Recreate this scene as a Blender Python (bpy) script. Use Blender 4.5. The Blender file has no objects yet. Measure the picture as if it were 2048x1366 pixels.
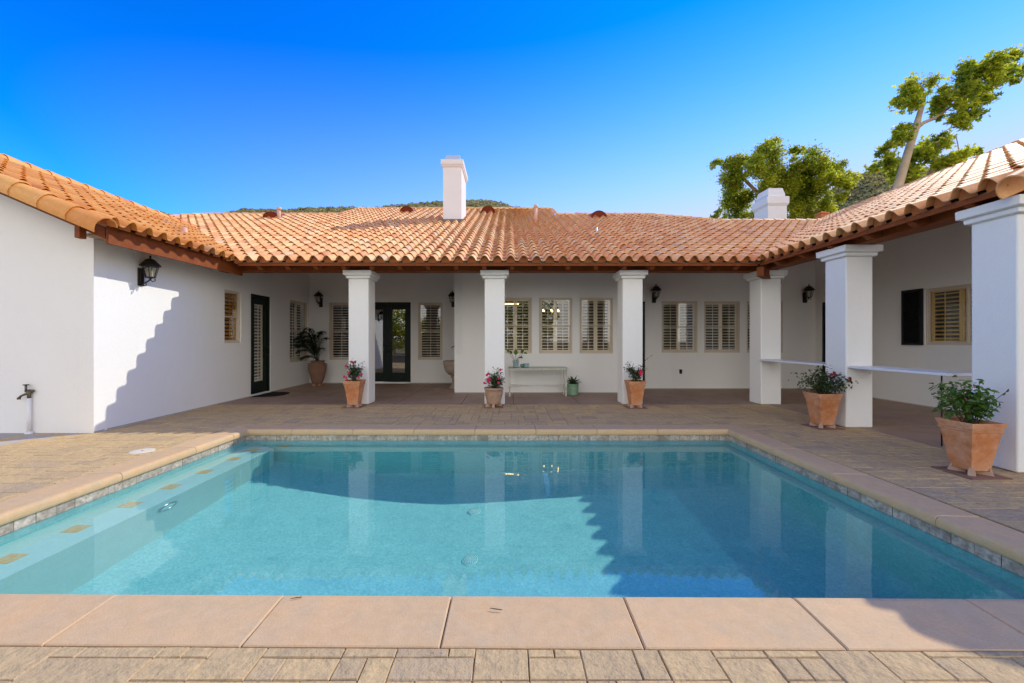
import bpy, math, random
from mathutils import Vector, Matrix, noise
R = math.radians
random.seed(11)
sc = bpy.context.scene
COL = sc.collection
# ------------------------------------------------------------------ camera
VPX, HOR, F = 1018.0, 680.0, 800.0            # pixels of the 2048 px wide photograph
cam_d = bpy.data.cameras.new("camera"); cam = bpy.data.objects.new("camera", cam_d)
COL.objects.link(cam); sc.camera = cam
cam_d.sensor_width = 36.0; cam_d.lens = 36.0*F/2048
cam.location = (0, 0, 1.4)
cam.rotation_euler = (R(90), 0, 0)
cam_d.shift_x = (1024-VPX)/2048; cam_d.shift_y = -(683-HOR)/2048
cam_d.clip_start = .05; cam_d.clip_end = 3000
# ------------------------------------------------------------------ sky and sun
SD = Vector((1.47, 1.0, 1.45)).normalized()    # towards the sun
EL = math.asin(SD.z); AZ = math.atan2(SD.x, SD.y)
w = bpy.data.worlds.new("World"); sc.world = w; w.use_nodes = True
nt = w.node_tree; bg = nt.nodes['Background']
sky = nt.nodes.new('ShaderNodeTexSky'); sky.sky_type = 'NISHITA'; sky.sun_disc = False
sky.sun_elevation = EL; sky.sun_rotation = AZ
sky.altitude = 300; sky.air_density = 1.0; sky.dust_density = 0.0; sky.ozone_density = 3.0
hs = nt.nodes.new('ShaderNodeHueSaturation'); hs.inputs['Saturation'].default_value = 1.3
hs.inputs['Hue'].default_value = 0.497
nt.links.new(sky.outputs[0], hs.inputs['Color'])
gm = nt.nodes.new('ShaderNodeGamma'); gm.inputs[1].default_value = 1.5; nt.links.new(hs.outputs[0], gm.inputs[0])
mv = nt.nodes.new('ShaderNodeVectorMath'); mv.operation = 'MULTIPLY'; mv.inputs[1].default_value = (.02,.56,.72); nt.links.new(gm.outputs[0], mv.inputs[0])
# pale hazy sky low over the valley behind the camera (it shows in the window glass), brightened as added fill for shaded walls
tcw = nt.nodes.new('ShaderNodeTexCoord'); sp = nt.nodes.new('ShaderNodeSeparateXYZ'); nt.links.new(tcw.outputs['Generated'], sp.inputs[0])
mrw = nt.nodes.new('ShaderNodeMapRange'); mrw.interpolation_type = 'SMOOTHSTEP'; mrw.inputs[1].default_value = .05; mrw.inputs[2].default_value = -.40; nt.links.new(sp.outputs['Y'], mrw.inputs[0])
mxw = nt.nodes.new('ShaderNodeMix'); mxw.data_type = 'RGBA'; mxw.inputs[7].default_value = (8.0,7.9,7.7,1)
# paler air near the horizon and towards the sun
def wm(op, a, b=None, c=None):
    n_ = nt.nodes.new('ShaderNodeMath'); n_.operation = op
    for i_, v_ in enumerate((a, b, c)):
        if v_ is None: continue
        if isinstance(v_, (int, float)): n_.inputs[i_].default_value = v_
        else: nt.links.new(v_, n_.inputs[i_])
    return n_.outputs[0]
dt = nt.nodes.new('ShaderNodeVectorMath'); dt.operation = 'DOT_PRODUCT'; nt.links.new(tcw.outputs['Generated'], dt.inputs[0]); dt.inputs[1].default_value = SD
f1 = wm('POWER', wm('MULTIPLY', wm('SUBTRACT', 1.0, wm('MAXIMUM', sp.outputs['Z'], 0.0)), 1/.69), 4.2)
f2 = wm('MULTIPLY_ADD', wm('MAXIMUM', dt.outputs['Value'], 0.0), .90, .10)
ff = wm('MINIMUM', wm('MAXIMUM', wm('SUBTRACT', wm('MULTIPLY', f1, f2), .08), 0.0), 1.0)
mxh = nt.nodes.new('ShaderNodeMix'); mxh.data_type = 'RGBA'; mxh.inputs[7].default_value = (2.5,3.0,4.2,1)
nt.links.new(ff, mxh.inputs[0]); nt.links.new(mv.outputs[0], mxh.inputs[6])
mrz = nt.nodes.new('ShaderNodeMapRange'); mrz.interpolation_type = 'SMOOTHSTEP'; mrz.inputs[1].default_value = .85; mrz.inputs[2].default_value = .40; nt.links.new(sp.outputs['Z'], mrz.inputs[0])
nt.links.new(wm('MULTIPLY', mrw.outputs[0], mrz.outputs[0]), mxw.inputs[0]); nt.links.new(mxh.outputs[2], mxw.inputs[6]); nt.links.new(mxw.outputs[2], bg.inputs['Color'])
bg.inputs['Strength'].default_value = 0.15
sun_d = bpy.data.lights.new("sun", 'SUN'); sun = bpy.data.objects.new("sun", sun_d); COL.objects.link(sun)
sun_d.energy = 2.25; sun_d.angle = R(.45); sun_d.color = (1, .965, .83)
sun.rotation_euler = SD.to_track_quat('Z', 'Y').to_euler()
vs = sc.view_settings; vs.view_transform = 'Standard'; vs.look = 'None'; vs.exposure = 0.74; vs.gamma = 1
vs.use_curve_mapping = False
cy = sc.cycles; cy.use_denoising = True; cy.max_bounces = 12; cy.transparent_max_bounces = 24
cy.diffuse_bounces = 8; cy.glossy_bounces = 4

# ------------------------------------------------------------------ helpers
class MB:
    def __init__(s): s.v = []; s.f = []; s.t = []; s.m = []; s.sm = []; s.cur = 0.5; s.mi = 0; s.smooth = False
    def add(s, vs, fs):
        b = len(s.v); s.v.extend([tuple(p) for p in vs])
        for f in fs:
            s.f.append(tuple(b+i for i in f)); s.t.append(s.cur); s.m.append(s.mi); s.sm.append(s.smooth)
    def box(s, x0, x1, y0, y1, z0, z1, M=None):
        P = [Vector(p) for p in ((x0,y0,z0),(x1,y0,z0),(x1,y1,z0),(x0,y1,z0),(x0,y0,z1),(x1,y0,z1),(x1,y1,z1),(x0,y1,z1))]
        if M: P = [M @ p for p in P]
        s.add(P, [(0,3,2,1),(4,5,6,7),(0,1,5,4),(1,2,6,5),(2,3,7,6),(3,0,4,7)]); return s
    def frustum(s, cx, cy_, z0, z1, w0, w1, d0=None, d1=None):
        d0 = w0 if d0 is None else d0; d1 = w1 if d1 is None else d1
        P = [(cx-w0/2,cy_-d0/2,z0),(cx+w0/2,cy_-d0/2,z0),(cx+w0/2,cy_+d0/2,z0),(cx-w0/2,cy_+d0/2,z0),
             (cx-w1/2,cy_-d1/2,z1),(cx+w1/2,cy_-d1/2,z1),(cx+w1/2,cy_+d1/2,z1),(cx-w1/2,cy_+d1/2,z1)]
        s.add(P, [(0,3,2,1),(4,5,6,7),(0,1,5,4),(1,2,6,5),(2,3,7,6),(3,0,4,7)]); return s
    def prism(s, poly, z0, z1, M=None):
        n = len(poly); P = [Vector((x,y,z0)) for x,y in poly]+[Vector((x,y,z1)) for x,y in poly]
        if M: P = [M @ p for p in P]
        s.add(P, [tuple(range(n-1,-1,-1)), tuple(range(n,2*n))]+[(i,(i+1)%n,n+(i+1)%n,n+i) for i in range(n)]); return s
    def lathe(s, prof, c=(0,0,0), n=24, M=None, arc=(0, 2*math.pi)):
        vs = []; fs = []; full = abs(arc[1]-arc[0]-2*math.pi) < 1e-6; k = n if full else n+1
        for r, z in prof:
            for i in range(k):
                a = arc[0]+(arc[1]-arc[0])*i/n
                p = Vector((c[0]+r*math.cos(a), c[1]+r*math.sin(a), c[2]+z)); vs.append(M @ p if M else p)
        for j in range(len(prof)-1):
            for i in range(n):
                i2 = (i+1) % k if full else i+1
                fs.append((j*k+i, j*k+i2, (j+1)*k+i2, (j+1)*k+i))
        o = s.smooth; s.smooth = True; s.add(vs, fs); s.smooth = o; return s
    def tube(s, pts, rad, n=8, caps=True, M=None):
        pts = [Vector(p) for p in pts]; rads = rad if isinstance(rad, (list, tuple)) else [rad]*len(pts)
        vs = []; fs = []; ref = None
        for i, p in enumerate(pts):
            d = (pts[min(i+1, len(pts)-1)]-pts[max(i-1, 0)]).normalized()
            if ref is None: ref = d.orthogonal().normalized()
            u = (ref-d*ref.dot(d)).normalized(); ref = u; v = d.cross(u)
            for k in range(n):
                a = 2*math.pi*k/n; q = p+(u*math.cos(a)+v*math.sin(a))*rads[i]; vs.append(M @ q if M else q)
        for i in range(len(pts)-1):
            for k in range(n):
                fs.append((i*n+k, i*n+(k+1) % n, (i+1)*n+(k+1) % n, (i+1)*n+k))
        if caps: fs += [tuple(range(n-1, -1, -1)), tuple(range((len(pts)-1)*n, len(pts)*n))]
        o = s.smooth; s.smooth = True; s.add(vs, fs); s.smooth = o; return s
    def build(s, name, mats, parent=None, bevel=0, seg=2, loc=None):
        me = bpy.data.meshes.new(name); me.from_pydata(s.v, [], s.f); me.update()
        if not isinstance(mats, (list, tuple)): mats = [mats]
        for m in mats: me.materials.append(m)
        a = me.attributes.new('tint', 'FLOAT', 'FACE'); a.data.foreach_set('value', s.t)
        me.polygons.foreach_set('material_index', s.m); me.polygons.foreach_set('use_smooth', s.sm)
        o = bpy.data.objects.new(name, me); COL.objects.link(o)
        if parent: o.parent = parent
        if loc: o.location = loc
        if bevel:
            b = o.modifiers.new('bevel', 'BEVEL'); b.width = bevel; b.segments = seg; b.limit_method = 'ANGLE'; b.angle_limit = R(40)
            o.data.polygons.foreach_set('use_smooth', [True]*len(me.polygons))
            b.harden_normals = True
        return o
def empty(name, loc=(0,0,0), rz=0, parent=None):
    o = bpy.data.objects.new(name, None); COL.objects.link(o); o.location = loc; o.rotation_euler = (0,0,rz)
    o.empty_display_size = .1
    if parent: o.parent = parent
    return o
def tag(o, label, cat, group=None, kind=None):
    if label: o['label'] = label
    if cat: o['category'] = cat
    if group: o['group'] = group
    if kind: o['kind'] = kind
    return o
def struct(o): o['kind'] = 'structure'; return o
def copy_tree(o, parent=None):
    c = o.copy(); COL.objects.link(c)
    if parent: c.parent = parent
    for ch in list(o.children): copy_tree(ch, c)
    return c
def px(x, y, Y):                                # photo pixel -> point at depth Y
    return Vector(((x-VPX)/F*Y, Y, 1.4+(HOR-y)/F*Y))

# ------------------------------------------------------------------ materials
def mat(name, col, rough=.7, spec=.5, var=None, bump=None, metal=0, stops=None, tintamt=None, coords='Object'):
    """var=(scale, colour2, detail)  bump=[(scale,strength,dist)]  stops: ramp over per-face tint"""
    m = bpy.data.materials.new(name); m.use_nodes = True; n = m.node_tree.nodes; L = m.node_tree.links
    b = n['Principled BSDF']; b.inputs['Roughness'].default_value = rough; b.inputs['Metallic'].default_value = metal
    b.inputs['Specular IOR Level'].default_value = spec
    b.inputs['Base Color'].default_value = (*col, 1)
    tc = n.new('ShaderNodeTexCoord'); out = None
    if stops:
        at = n.new('ShaderNodeAttribute'); at.attribute_name = 'tint'
        r = n.new('ShaderNodeValToRGB'); el = r.color_ramp.elements
        while len(el) < len(stops): el.new(.5)
        for i, (p, c) in enumerate(stops): el[i].position = p; el[i].color = (*c, 1)
        L.new(at.outputs['Fac'], r.inputs[0]); out = r.outputs[0]
    if var:
        for (scl, c2, amt) in (var if isinstance(var, list) else [var]):
            t = n.new('ShaderNodeTexNoise'); t.inputs['Scale'].default_value = scl; t.inputs['Detail'].default_value = 6
            t.inputs['Roughness'].default_value = .62
            L.new(tc.outputs[coords], t.inputs['Vector'])
            mr = n.new('ShaderNodeMapRange'); mr.inputs[1].default_value = .38; mr.inputs[2].default_value = .66
            mr.inputs[4].default_value = amt; L.new(t.outputs[0], mr.inputs[0])
            mx = n.new('ShaderNodeMix'); mx.data_type = 'RGBA'
            if out: L.new(out, mx.inputs[6])
            else: mx.inputs[6].default_value = (*col, 1)
            mx.inputs[7].default_value = (*c2, 1); L.new(mr.outputs[0], mx.inputs[0]); out = mx.outputs[2]
    if out: L.new(out, b.inputs['Base Color'])
    prev = None
    for (scl, st, dist) in (bump or []):
        t = n.new('ShaderNodeTexNoise'); t.inputs['Scale'].default_value = scl; t.inputs['Detail'].default_value = 5
        L.new(tc.outputs[coords], t.inputs['Vector'])
        bp = n.new('ShaderNodeBump'); bp.inputs['Strength'].default_value = st; bp.inputs['Distance'].default_value = dist
        L.new(t.outputs[0], bp.inputs['Height'])
        if prev: L.new(prev, bp.inputs['Normal'])
        prev = bp.outputs[0]
    if prev: L.new(prev, b.inputs['Normal'])
    return m
stucco = mat('stucco', (.82,.80,.765), .9, .25, var=[(.7,(.78,.76,.725),.5),(9,(.84,.82,.785),.3)], bump=[(90,.5,.008),(28,.25,.008),(5,.2,.012)])
trimw = mat('smooth_stucco', (.83,.81,.775), .85, .3, var=(2,(.78,.75,.69),.4), bump=[(60,.2,.004)])
chim = mat('chimney_stucco', (.74,.70,.70), .9, .25, var=(2,(.70,.64,.62),.4), bump=[(40,.3,.006)])
tile = mat('clay_tile', (.6,.3,.15), .6, .25,
           stops=[(0,(.58,.19,.045)),(.3,(.76,.31,.08)),(.55,(.85,.43,.145)),(.8,(.93,.60,.28)),(1,(.62,.43,.27))],
           var=[(3.5,(.90,.62,.30),.5),(22,(.50,.20,.08),.35),(1.1,(.66,.36,.19),.3)], bump=[(60,.15,.004)])
tile_l = mat('clay_tile_orange', (.6,.3,.15), .6, .25,
           stops=[(0,(.58,.19,.035)),(.3,(.70,.27,.05)),(.6,(.78,.34,.07)),(.85,(.82,.42,.12)),(1,(.50,.28,.14))],
           var=[(3.5,(.82,.42,.17),.4),(26,(.45,.16,.05),.25)], bump=[(60,.15,.004)])
wood = mat('stained_wood', (.22,.055,.012), .65, .25, var=[(5,(.32,.085,.018),.6),(22,(.12,.03,.008),.4)], bump=[(30,.2,.003)])
woodd = mat('ceiling_board_bounce', (.50,.36,.25), .8, .2, var=[(4,(.42,.29,.19),.6)])  # made paler than brown boards to bounce fill light into the porch
birdm = mat('bird_stop_clay', (.50,.17,.06), .8, .3, var=(12,(.40,.12,.04),.5))
flash = mat('lead_flashing', (.16,.12,.12), .7, .4)
redvent = mat('vent_red', (.30,.055,.025), .6, .4)
pipepaint = mat('vent_pipe_paint', (.62,.36,.26), .6, .4)
whitemetal = mat('white_metal', (.62,.64,.68), .35, .5, metal=.3)
frame = mat('window_vinyl_tan', (.62,.53,.42), .5, .4)
greendoor = mat('door_dark_green', (.006,.014,.010), .4, .2)
blackp = mat('black_paint', (.008,.008,.009), .5, .4)
shutm = mat('shutter_cream', (.88,.80,.66), .55, .4)
roomd = mat('room_shade', (.06,.05,.045), .9, .2)  # dark colour stands in for the shade of unlit rooms
iron = mat('dark_bronze', (.025,.018,.014), .45, .5, metal=.5, bump=[(80,.2,.002)])
terra = mat('terracotta_pot', (.54,.20,.07), .8, .3, var=[(6,(.36,.11,.035),.95),(3.5,(.72,.42,.26),.9),(30,(.46,.20,.09),.5)], bump=[(30,.2,.004)])
terra2 = mat('terracotta_weathered', (.40,.26,.17), .85, .3, var=[(9,(.30,.17,.10),.8),(4,(.52,.40,.29),.5)], bump=[(30,.4,.006)])
terra3 = mat('terracotta_brown', (.27,.15,.10), .8, .3, var=[(6,(.20,.10,.07),.7)], bump=[(30,.2,.004)])
footm = mat('pot_foot_clay', (.46,.30,.21), .85, .3, var=(14,(.36,.22,.15),.6))
soil = mat('soil', (.035,.022,.015), .95, .1, bump=[(60,1,.02)])
stone = mat('cast_stone', (.42,.33,.26), .85, .3, var=[(8,(.30,.22,.17),.7)], bump=[(40,.5,.006)])
slabm = mat('stained_concrete', (.35,.235,.175), .6, .3, var=[(1.6,(.24,.15,.11),.8),(9,(.42,.30,.23),.4)], bump=[(25,.15,.004)])
concm = mat('plain_concrete', (.42,.38,.35), .85, .3, var=[(3,(.35,.31,.28),.6)], bump=[(60,.2,.003)])
copm = mat('coping_stone', (.60,.40,.27), .85, .15,
           stops=[(0,(.55,.36,.19)),(.5,(.62,.41,.215)),(1,(.67,.45,.245))],
           var=[(1.7,(.72,.42,.20),.6),(5,(.50,.38,.24),.6),(14,(.74,.50,.29),.35),(80,(.48,.32,.18),.3)], bump=[(130,.6,.004),(9,.35,.008)])
pavm = mat('tumbled_paver', (.4,.3,.2), .9, .12,
           stops=[(0,(.38,.27,.175)),(.2,(.46,.32,.18)),(.5,(.54,.37,.19)),(.8,(.62,.42,.20)),(1,(.40,.295,.20))],
           var=[(3,(.62,.43,.20),.4),(22,(.34,.235,.125),.6),(140,(.66,.49,.28),.4)], bump=[(9,.9,.03),(38,.7,.014),(150,.4,.005)])
jointm = mat('sand_joint', (.075,.058,.04), .95, .1, bump=[(150,.5,.003)])
groundm = mat('dry_ground', (.34,.27,.18), .95, .1, var=[(.3,(.26,.22,.13),.7)])
plaster = mat('pool_plaster', (.33,.70,.70), .8, .2, var=[(1.3,(.26,.60,.61),.7),(5,(.41,.79,.79),.6),(16,(.46,.84,.84),.5),(45,(.17,.43,.45),.55)], bump=[(50,.2,.004)])
benchm = mat('bench_plaster', (.52,.74,.70), .8, .2, var=[(1.3,(.46,.68,.65),.6),(9,(.60,.80,.76),.5),(38,(.38,.58,.56),.4)], bump=[(50,.2,.004)])  # paler than pool_plaster: shallow water's weaker light loss put into the colour
drainm = mat('drain_plastic', (.50,.86,.84), .5, .4)
chrome = mat('brushed_steel', (.55,.56,.55), .3, .5, metal=1)
ptile = mat('waterline_tile', (.4,.35,.3), .45, .5,
           stops=[(0,(.24,.20,.165)),(.4,(.40,.32,.245)),(.75,(.52,.44,.36)),(1,(.32,.29,.265))],
           var=[(7,(.66,.58,.48),.8),(25,(.20,.15,.11),.8)], bump=[(45,.6,.006)])
trimt = mat('orange_trim_tile', (.80,.40,.11), .5, .5, var=(25,(.78,.62,.42),.75))
leafm = {}
def leafmat(name, c1, c2, trans=.45, rough=.45):
    m = bpy.data.materials.new(name); m.use_nodes = True; n = m.node_tree.nodes; L = m.node_tree.links
    b = n['Principled BSDF']; b.inputs['Roughness'].default_value = rough
    at = n.new('ShaderNodeAttribute'); at.attribute_name = 'tint'
    r = n.new('ShaderNodeValToRGB'); r.color_ramp.elements[0].color = (*c1,1); r.color_ramp.elements[1].color = (*c2,1)
    L.new(at.outputs['Fac'], r.inputs[0]); L.new(r.outputs[0], b.inputs['Base Color'])
    tr = n.new('ShaderNodeBsdfTranslucent'); g = n.new('ShaderNodeMix'); g.data_type = 'RGBA'; g.blend_type = 'MULTIPLY'
    g.inputs[0].default_value = 1; L.new(r.outputs[0], g.inputs[6]); g.inputs[7].default_value = (2.3, 2.0, .7, 1)
    L.new(g.outputs[2], tr.inputs[0])
    mx = n.new('ShaderNodeMixShader'); mx.inputs[0].default_value = trans
    L.new(b.outputs[0], mx.inputs[1]); L.new(tr.outputs[0], mx.inputs[2]); L.new(mx.outputs[0], n['Material Output'].inputs[0])
    return m
syc = leafmat('sycamore_leaf', (.08,.14,.018), (.38,.42,.045), .62)
syc2 = leafmat('sycamore_leaf_far', (.08,.135,.018), (.40,.43,.045), .62)
bushl = leafmat('bush_leaf', (.022,.045,.014), (.06,.10,.025), .3)
bushb = leafmat('bush_leaf_bright', (.035,.09,.014), (.09,.19,.025), .3)
darkl = leafmat('palm_leaf', (.010,.020,.009), (.03,.05,.018), .2)
agavel = leafmat('agave_leaf', (.03,.055,.03), (.07,.10,.05), .1)
hedgel = leafmat('hedge_leaf', (.14,.19,.02), (.42,.42,.05), .45)
pinkf = mat('flower_pink', (.50,.015,.075), .6, .3); redf = mat('flower_dark_red', (.16,.012,.02), .6, .3)
barkm = mat('sycamore_bark', (.50,.38,.26), .85, .2, var=[(2.5,(.36,.26,.17),.8)], bump=[(8,.5,.03)])
stemm = mat('green_stem', (.06,.06,.025), .7, .3)
hillm = mat('hill_scrub', (.32,.27,.15), .95, .1, var=[(.09,(.15,.125,.075),.8),(.5,(.07,.075,.035),.6)])
shrubm = leafmat('chaparral_leaf', (.13,.135,.065), (.33,.29,.15), .25, .7)
tabm = mat('table_metal_cream', (.70,.67,.58), .5, .5, metal=.2, var=(20,(.38,.34,.27),.5))
bluep = mat('blue_glaze', (.36,.50,.50), .3, .5); greenp = mat('green_glaze', (.22,.38,.24), .35, .5, var=(14,(.16,.29,.18),.5))
rubber = mat('black_mat', (.012,.011,.011), .9, .2)
counterm = mat('counter_white', (.74,.74,.78), .45, .5)
lidm = mat('cream_plastic', (.66,.58,.46), .6, .4)
pvc = mat('white_pvc', (.75,.74,.72), .5, .4)

def glassmat(name, fac, tint=(.9,.93,.9), ior=1.5, rough=.0, wav=0):
    m = bpy.data.materials.new(name); m.use_nodes = True; n = m.node_tree.nodes; L = m.node_tree.links
    n.remove(n['Principled BSDF'])
    tr = n.new('ShaderNodeBsdfTransparent'); tr.inputs[0].default_value = (*tint,1)
    gl = n.new('ShaderNodeBsdfGlossy'); gl.inputs['Roughness'].default_value = rough
    fr = n.new('ShaderNodeLayerWeight'); fr.inputs[0].default_value = .5        # facing: same from both sides of the sheet
    pw = n.new('ShaderNodeMath'); pw.operation = 'POWER'; pw.inputs[1].default_value = 5; L.new(fr.outputs['Facing'], pw.inputs[0])
    f0 = ((ior-1)/(ior+1))**2+fac
    mu = n.new('ShaderNodeMath'); mu.operation = 'MULTIPLY_ADD'; mu.inputs[1].default_value = 1-f0; mu.inputs[2].default_value = f0; mu.use_clamp = True
    L.new(pw.outputs[0], mu.inputs[0])
    mx = n.new('ShaderNodeMixShader'); L.new(mu.outputs[0], mx.inputs[0]); L.new(tr.outputs[0], mx.inputs[1]); L.new(gl.outputs[0], mx.inputs[2])
    L.new(mx.outputs[0], n['Material Output'].inputs[0])
    if wav:
        tc = n.new('ShaderNodeTexCoord'); prev = None
        for scl, st, d in wav:
            t = n.new('ShaderNodeTexNoise'); t.inputs['Scale'].default_value = scl; t.inputs['Detail'].default_value = 2
            L.new(tc.outputs['Object'], t.inputs['Vector'])
            bp = n.new('ShaderNodeBump'); bp.inputs['Strength'].default_value = st; bp.inputs['Distance'].default_value = d
            L.new(t.outputs[0], bp.inputs['Height'])
            if prev: L.new(prev, bp.inputs['Normal'])
            prev = bp.outputs[0]
        L.new(prev, gl.inputs['Normal']); L.new(prev, fr.inputs['Normal'])
    return m
glass = glassmat('window_glass', .03, (.97,.96,.93), wav=[(1.2,.05,.02)])
doorglass = glassmat('door_glass', .22, (.45,.5,.48), wav=[(1.0,.05,.02)])
lampglass = glassmat('lamp_glass', .03, (.9,.88,.82))
waterm = glassmat('pool_water', 0.0, (.96,.97,.97), ior=1.33, rough=.0, wav=[(2.0,.05,.02),(9,.04,.004)])
waterm = bpy.data.materials.new('pool_water'); waterm.use_nodes = True
_n = waterm.node_tree; _b = _n.nodes['Principled BSDF']; _b.inputs['Transmission Weight'].default_value = 1; _b.inputs['IOR'].default_value = 1.40; _b.inputs['Roughness'].default_value = 0; 
_n.nodes.remove(_b); _b = _n.nodes.new('ShaderNodeBsdfGlass'); _b.inputs['IOR'].default_value = 1.40; _b.inputs['Roughness'].default_value = 0; _b.inputs['Color'].default_value = (.80,.93,.93,1)
_n.links.new(_b.outputs[0], _n.nodes['Material Output'].inputs['Surface'])
def emis(name, c, s):
    m = bpy.data.materials.new(name); m.use_nodes = True; b = m.node_tree.nodes['Principled BSDF']
    b.inputs['Base Color'].default_value = (*c,1); b.inputs['Emission Color'].default_value = (*c,1); b.inputs['Emission Strength'].default_value = s
    return m
bulbm = emis('lit_bulb', (1,.62,.2), 6)
candle = mat('lamp_candle', (.7,.65,.5), .5)

# ================================================================== GROUND, PAVING, POOL
# pool lip (inner edge of the coping) and outer edge
IN = {'BL':(-4.07,6.22),'BR':(3.41,6.22),'FR':(3.37,2.165),'FL':(-4.03,2.225)}
OUT = {'BL':(-4.44,6.59),'BR':(3.76,6.59),'FR':(3.73,1.795),'FL':(-4.40,1.855)}
g = MB()
for q in ([(-600,-300),(700,-300),(700,1.9),(-600,1.9)], [(-600,1.9),(-4.3,1.9),(-4.3,6.5),(-600,6.5)],
          [(3.6,1.9),(700,1.9),(700,6.5),(3.6,6.5)], [(-600,6.5),(700,6.5),(700,60),(-600,60)]):
    g.add([(x,y,-.03) for x,y in q], [(0,1,2,3)])
struct(g.build('ground', groundm))
g = MB(); g.box(-15,8.75,-10.5,1.85,-.2,-.012); g.box(-9,-4.42,1.85,8.66,-.2,-.012); g.box(3.74,5.6,1.85,8.66,-.2,-.012); g.box(-4.42,3.74,6.55,8.66,-.2,-.012)
struct(g.build('paving_bed', jointm))
def pack(mb, x0, x1, y0, y1, c=.118, seed=1, lim=None):
    rnd = random.Random(seed); nx = int(math.ceil((x1-x0)/c)); ny = int(math.ceil((y1-y0)/c))
    used = [[False]*ny for _ in range(nx)]
    sizes = [(2,2),(2,2),(3,2),(2,3),(1,2),(2,1),(3,1),(4,2),(1,1)]
    for j in range(ny):
        for i in range(nx):
            if used[i][j]: continue
            rnd.shuffle(sizes)
            for (a, b) in sizes+[(1,1)]:
                if i+a <= nx and j+b <= ny and not any(used[i+k][j+l] for k in range(a) for l in range(b)): break
            for k in range(a):
                for l in range(b): used[i+k][j+l] = True
            X0 = x0+i*c; X1 = min(x0+(i+a)*c, x1); Y0 = y0+j*c; Y1 = min(y0+(j+b)*c, y1)
            if X1-X0 < .03 or Y1-Y0 < .03: continue
            gp = .0018; X0 += gp; X1 -= gp; Y0 += gp; Y1 -= gp; e = .004
            mb.cur = min(1, max(0, rnd.gauss(.5,.27))); z = rnd.uniform(-.0015,.001); tz = [z+rnd.uniform(-.0012,.0012) for _ in range(4)]
            j4 = lambda: rnd.uniform(-.002,.002)
            o = [(X0+j4(),Y0+j4()),(X1+j4(),Y0+j4()),(X1+j4(),Y1+j4()),(X0+j4(),Y1+j4())]
            P = [(p[0],p[1],-.03) for p in o]+[(p[0],p[1],z-.006) for p in o]+[(X0+e,Y0+e,tz[0]),(X1-e,Y0+e,tz[1]),(X1-e,Y1-e,tz[2]),(X0+e,Y1-e,tz[3])]
            if lim:
                P = [(x_,min(y_,lim(x_)-(e if k_ >= 8 else 0)),z_) for k_,(x_,y_,z_) in enumerate(P)]
            mb.add(P, [(8,9,10,11)]+[(4+k,4+(k+1)%4,8+(k+1)%4,8+k) for k in range(4)]+[(k,(k+1)%4,4+(k+1)%4,4+k) for k in range(4)])
g = MB()
pack(g,-4.4,5.6,.585,1.862,seed=3,lim=lambda x: 1.855-.0074*(x+4.4)-.008); pack(g,-7.2,-4.44,1.2,6.6,seed=4); pack(g,-6.4,-4.44,6.6,8.66,seed=5)
pack(g,3.77,5.6,1.79,6.6,seed=6); pack(g,-4.44,5.6,6.6,8.66,seed=7)
struct(g.build('patio_paving', pavm))
# concrete apron at far left, porch slab
g = MB(); g.prism([(-20,1),(-7.2,1),(-7.2,4.9),(-6.42,5.6),(-6.42,6.6),(-20,6.6)], -.1, .0); struct(g.build('concrete_walk', concm))
g = MB()
def slab(x0,x1,y0,y1): g.box(x0,x1,y0,y1,-.1,.002)
gx = .006
for a in [(-6.5,-4.6),(-4.6,-2.5),(-2.5,-1.05),(-1.05,.1),(.1,1.55),(1.55,2.9),(2.9,4.2),(4.2,5.6)]:
    slab(a[0]+gx,a[1]-gx,8.665,10.8); slab(a[0]+gx,a[1]-gx,10.812,13.0)
for b in [(2.5,4.4),(4.4,6.5),(6.5,8.66),(8.67,11.5)]: slab(5.6+gx,8.8,b[0]+gx,b[1]-gx)
struct(g.build('porch_slab', slabm, bevel=.006))
# ---- coping
cop = MB()
def coping_side(a, b, joints, seed):
    rnd = random.Random(seed)
    Ao, Bo, Ai, Bi = (Vector((*OUT[a],0)), Vector((*OUT[b],0)), Vector((*IN[a],0)), Vector((*IN[b],0)))
    d = (Bo-Ao); Lh = d.length; d.normalize(); n = Vector((-d.y, d.x, 0))
    if n.dot(Ai-Ao) < 0: n = -n
    wd = n.dot(Ai-Ao)
    ts = [0]+joints+[Lh]
    prof = [(0,-.088),(0,-.004),(.006,.0),(wd-.05,.010),(wd-.028,.008),(wd-.012,.0),(wd-.003,-.014),(wd,-.034),(wd-.002,-.058),(wd-.008,-.076),(wd-.022,-.085),(wd-.05,-.088)]
    for i in range(len(ts)-1):
        s0, s1 = ts[i], ts[i+1]; cop.cur = rnd.random()
        def P(s, q, z):
            if s == 0: p = Ao+(Ai-Ao)*(q/wd)
            elif s == Lh: p = Bo+(Bi-Bo)*(q/wd)
            else: p = Ao+d*s+n*q
            return Vector((p.x, p.y, z))
        segs = [];
        e0 = s0+.003 if i else s0; e1 = s1-.003 if i < len(ts)-2 else s1
        rows = []
        for k, (ss, sh) in enumerate([(e0,.006),(e0,0),(e1,0),(e1,.006)]):
            row = []
            for (q, z) in prof:
                p = P(ss, q, z)
                inw = d*(.007 if k == 1 else -.007 if k == 2 else 0)
                if k in (0,3): p.z -= .006 if z > -.03 else 0
                row.append(p+inw)
            rows.append(row)
        m = len(prof); cop.smooth = False
        cop.add(sum(rows, []), [(r*m+j, r*m+j+1, (r+1)*m+j+1, (r+1)*m+j) for r in range(3) for j in range(m-1)]+[tuple(range(m-1,-1,-1)), tuple(range(3*m,4*m))])
coping_side('BL','BR',[4.44-3.38+.95*k-.0 for k in range(0,7)],1)
coping_side('FL','BL',[.35,1.30,2.33,3.33,4.05],2)
coping_side('FR','BR',[.36,1.37,2.37,3.35,4.1],3)
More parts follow.
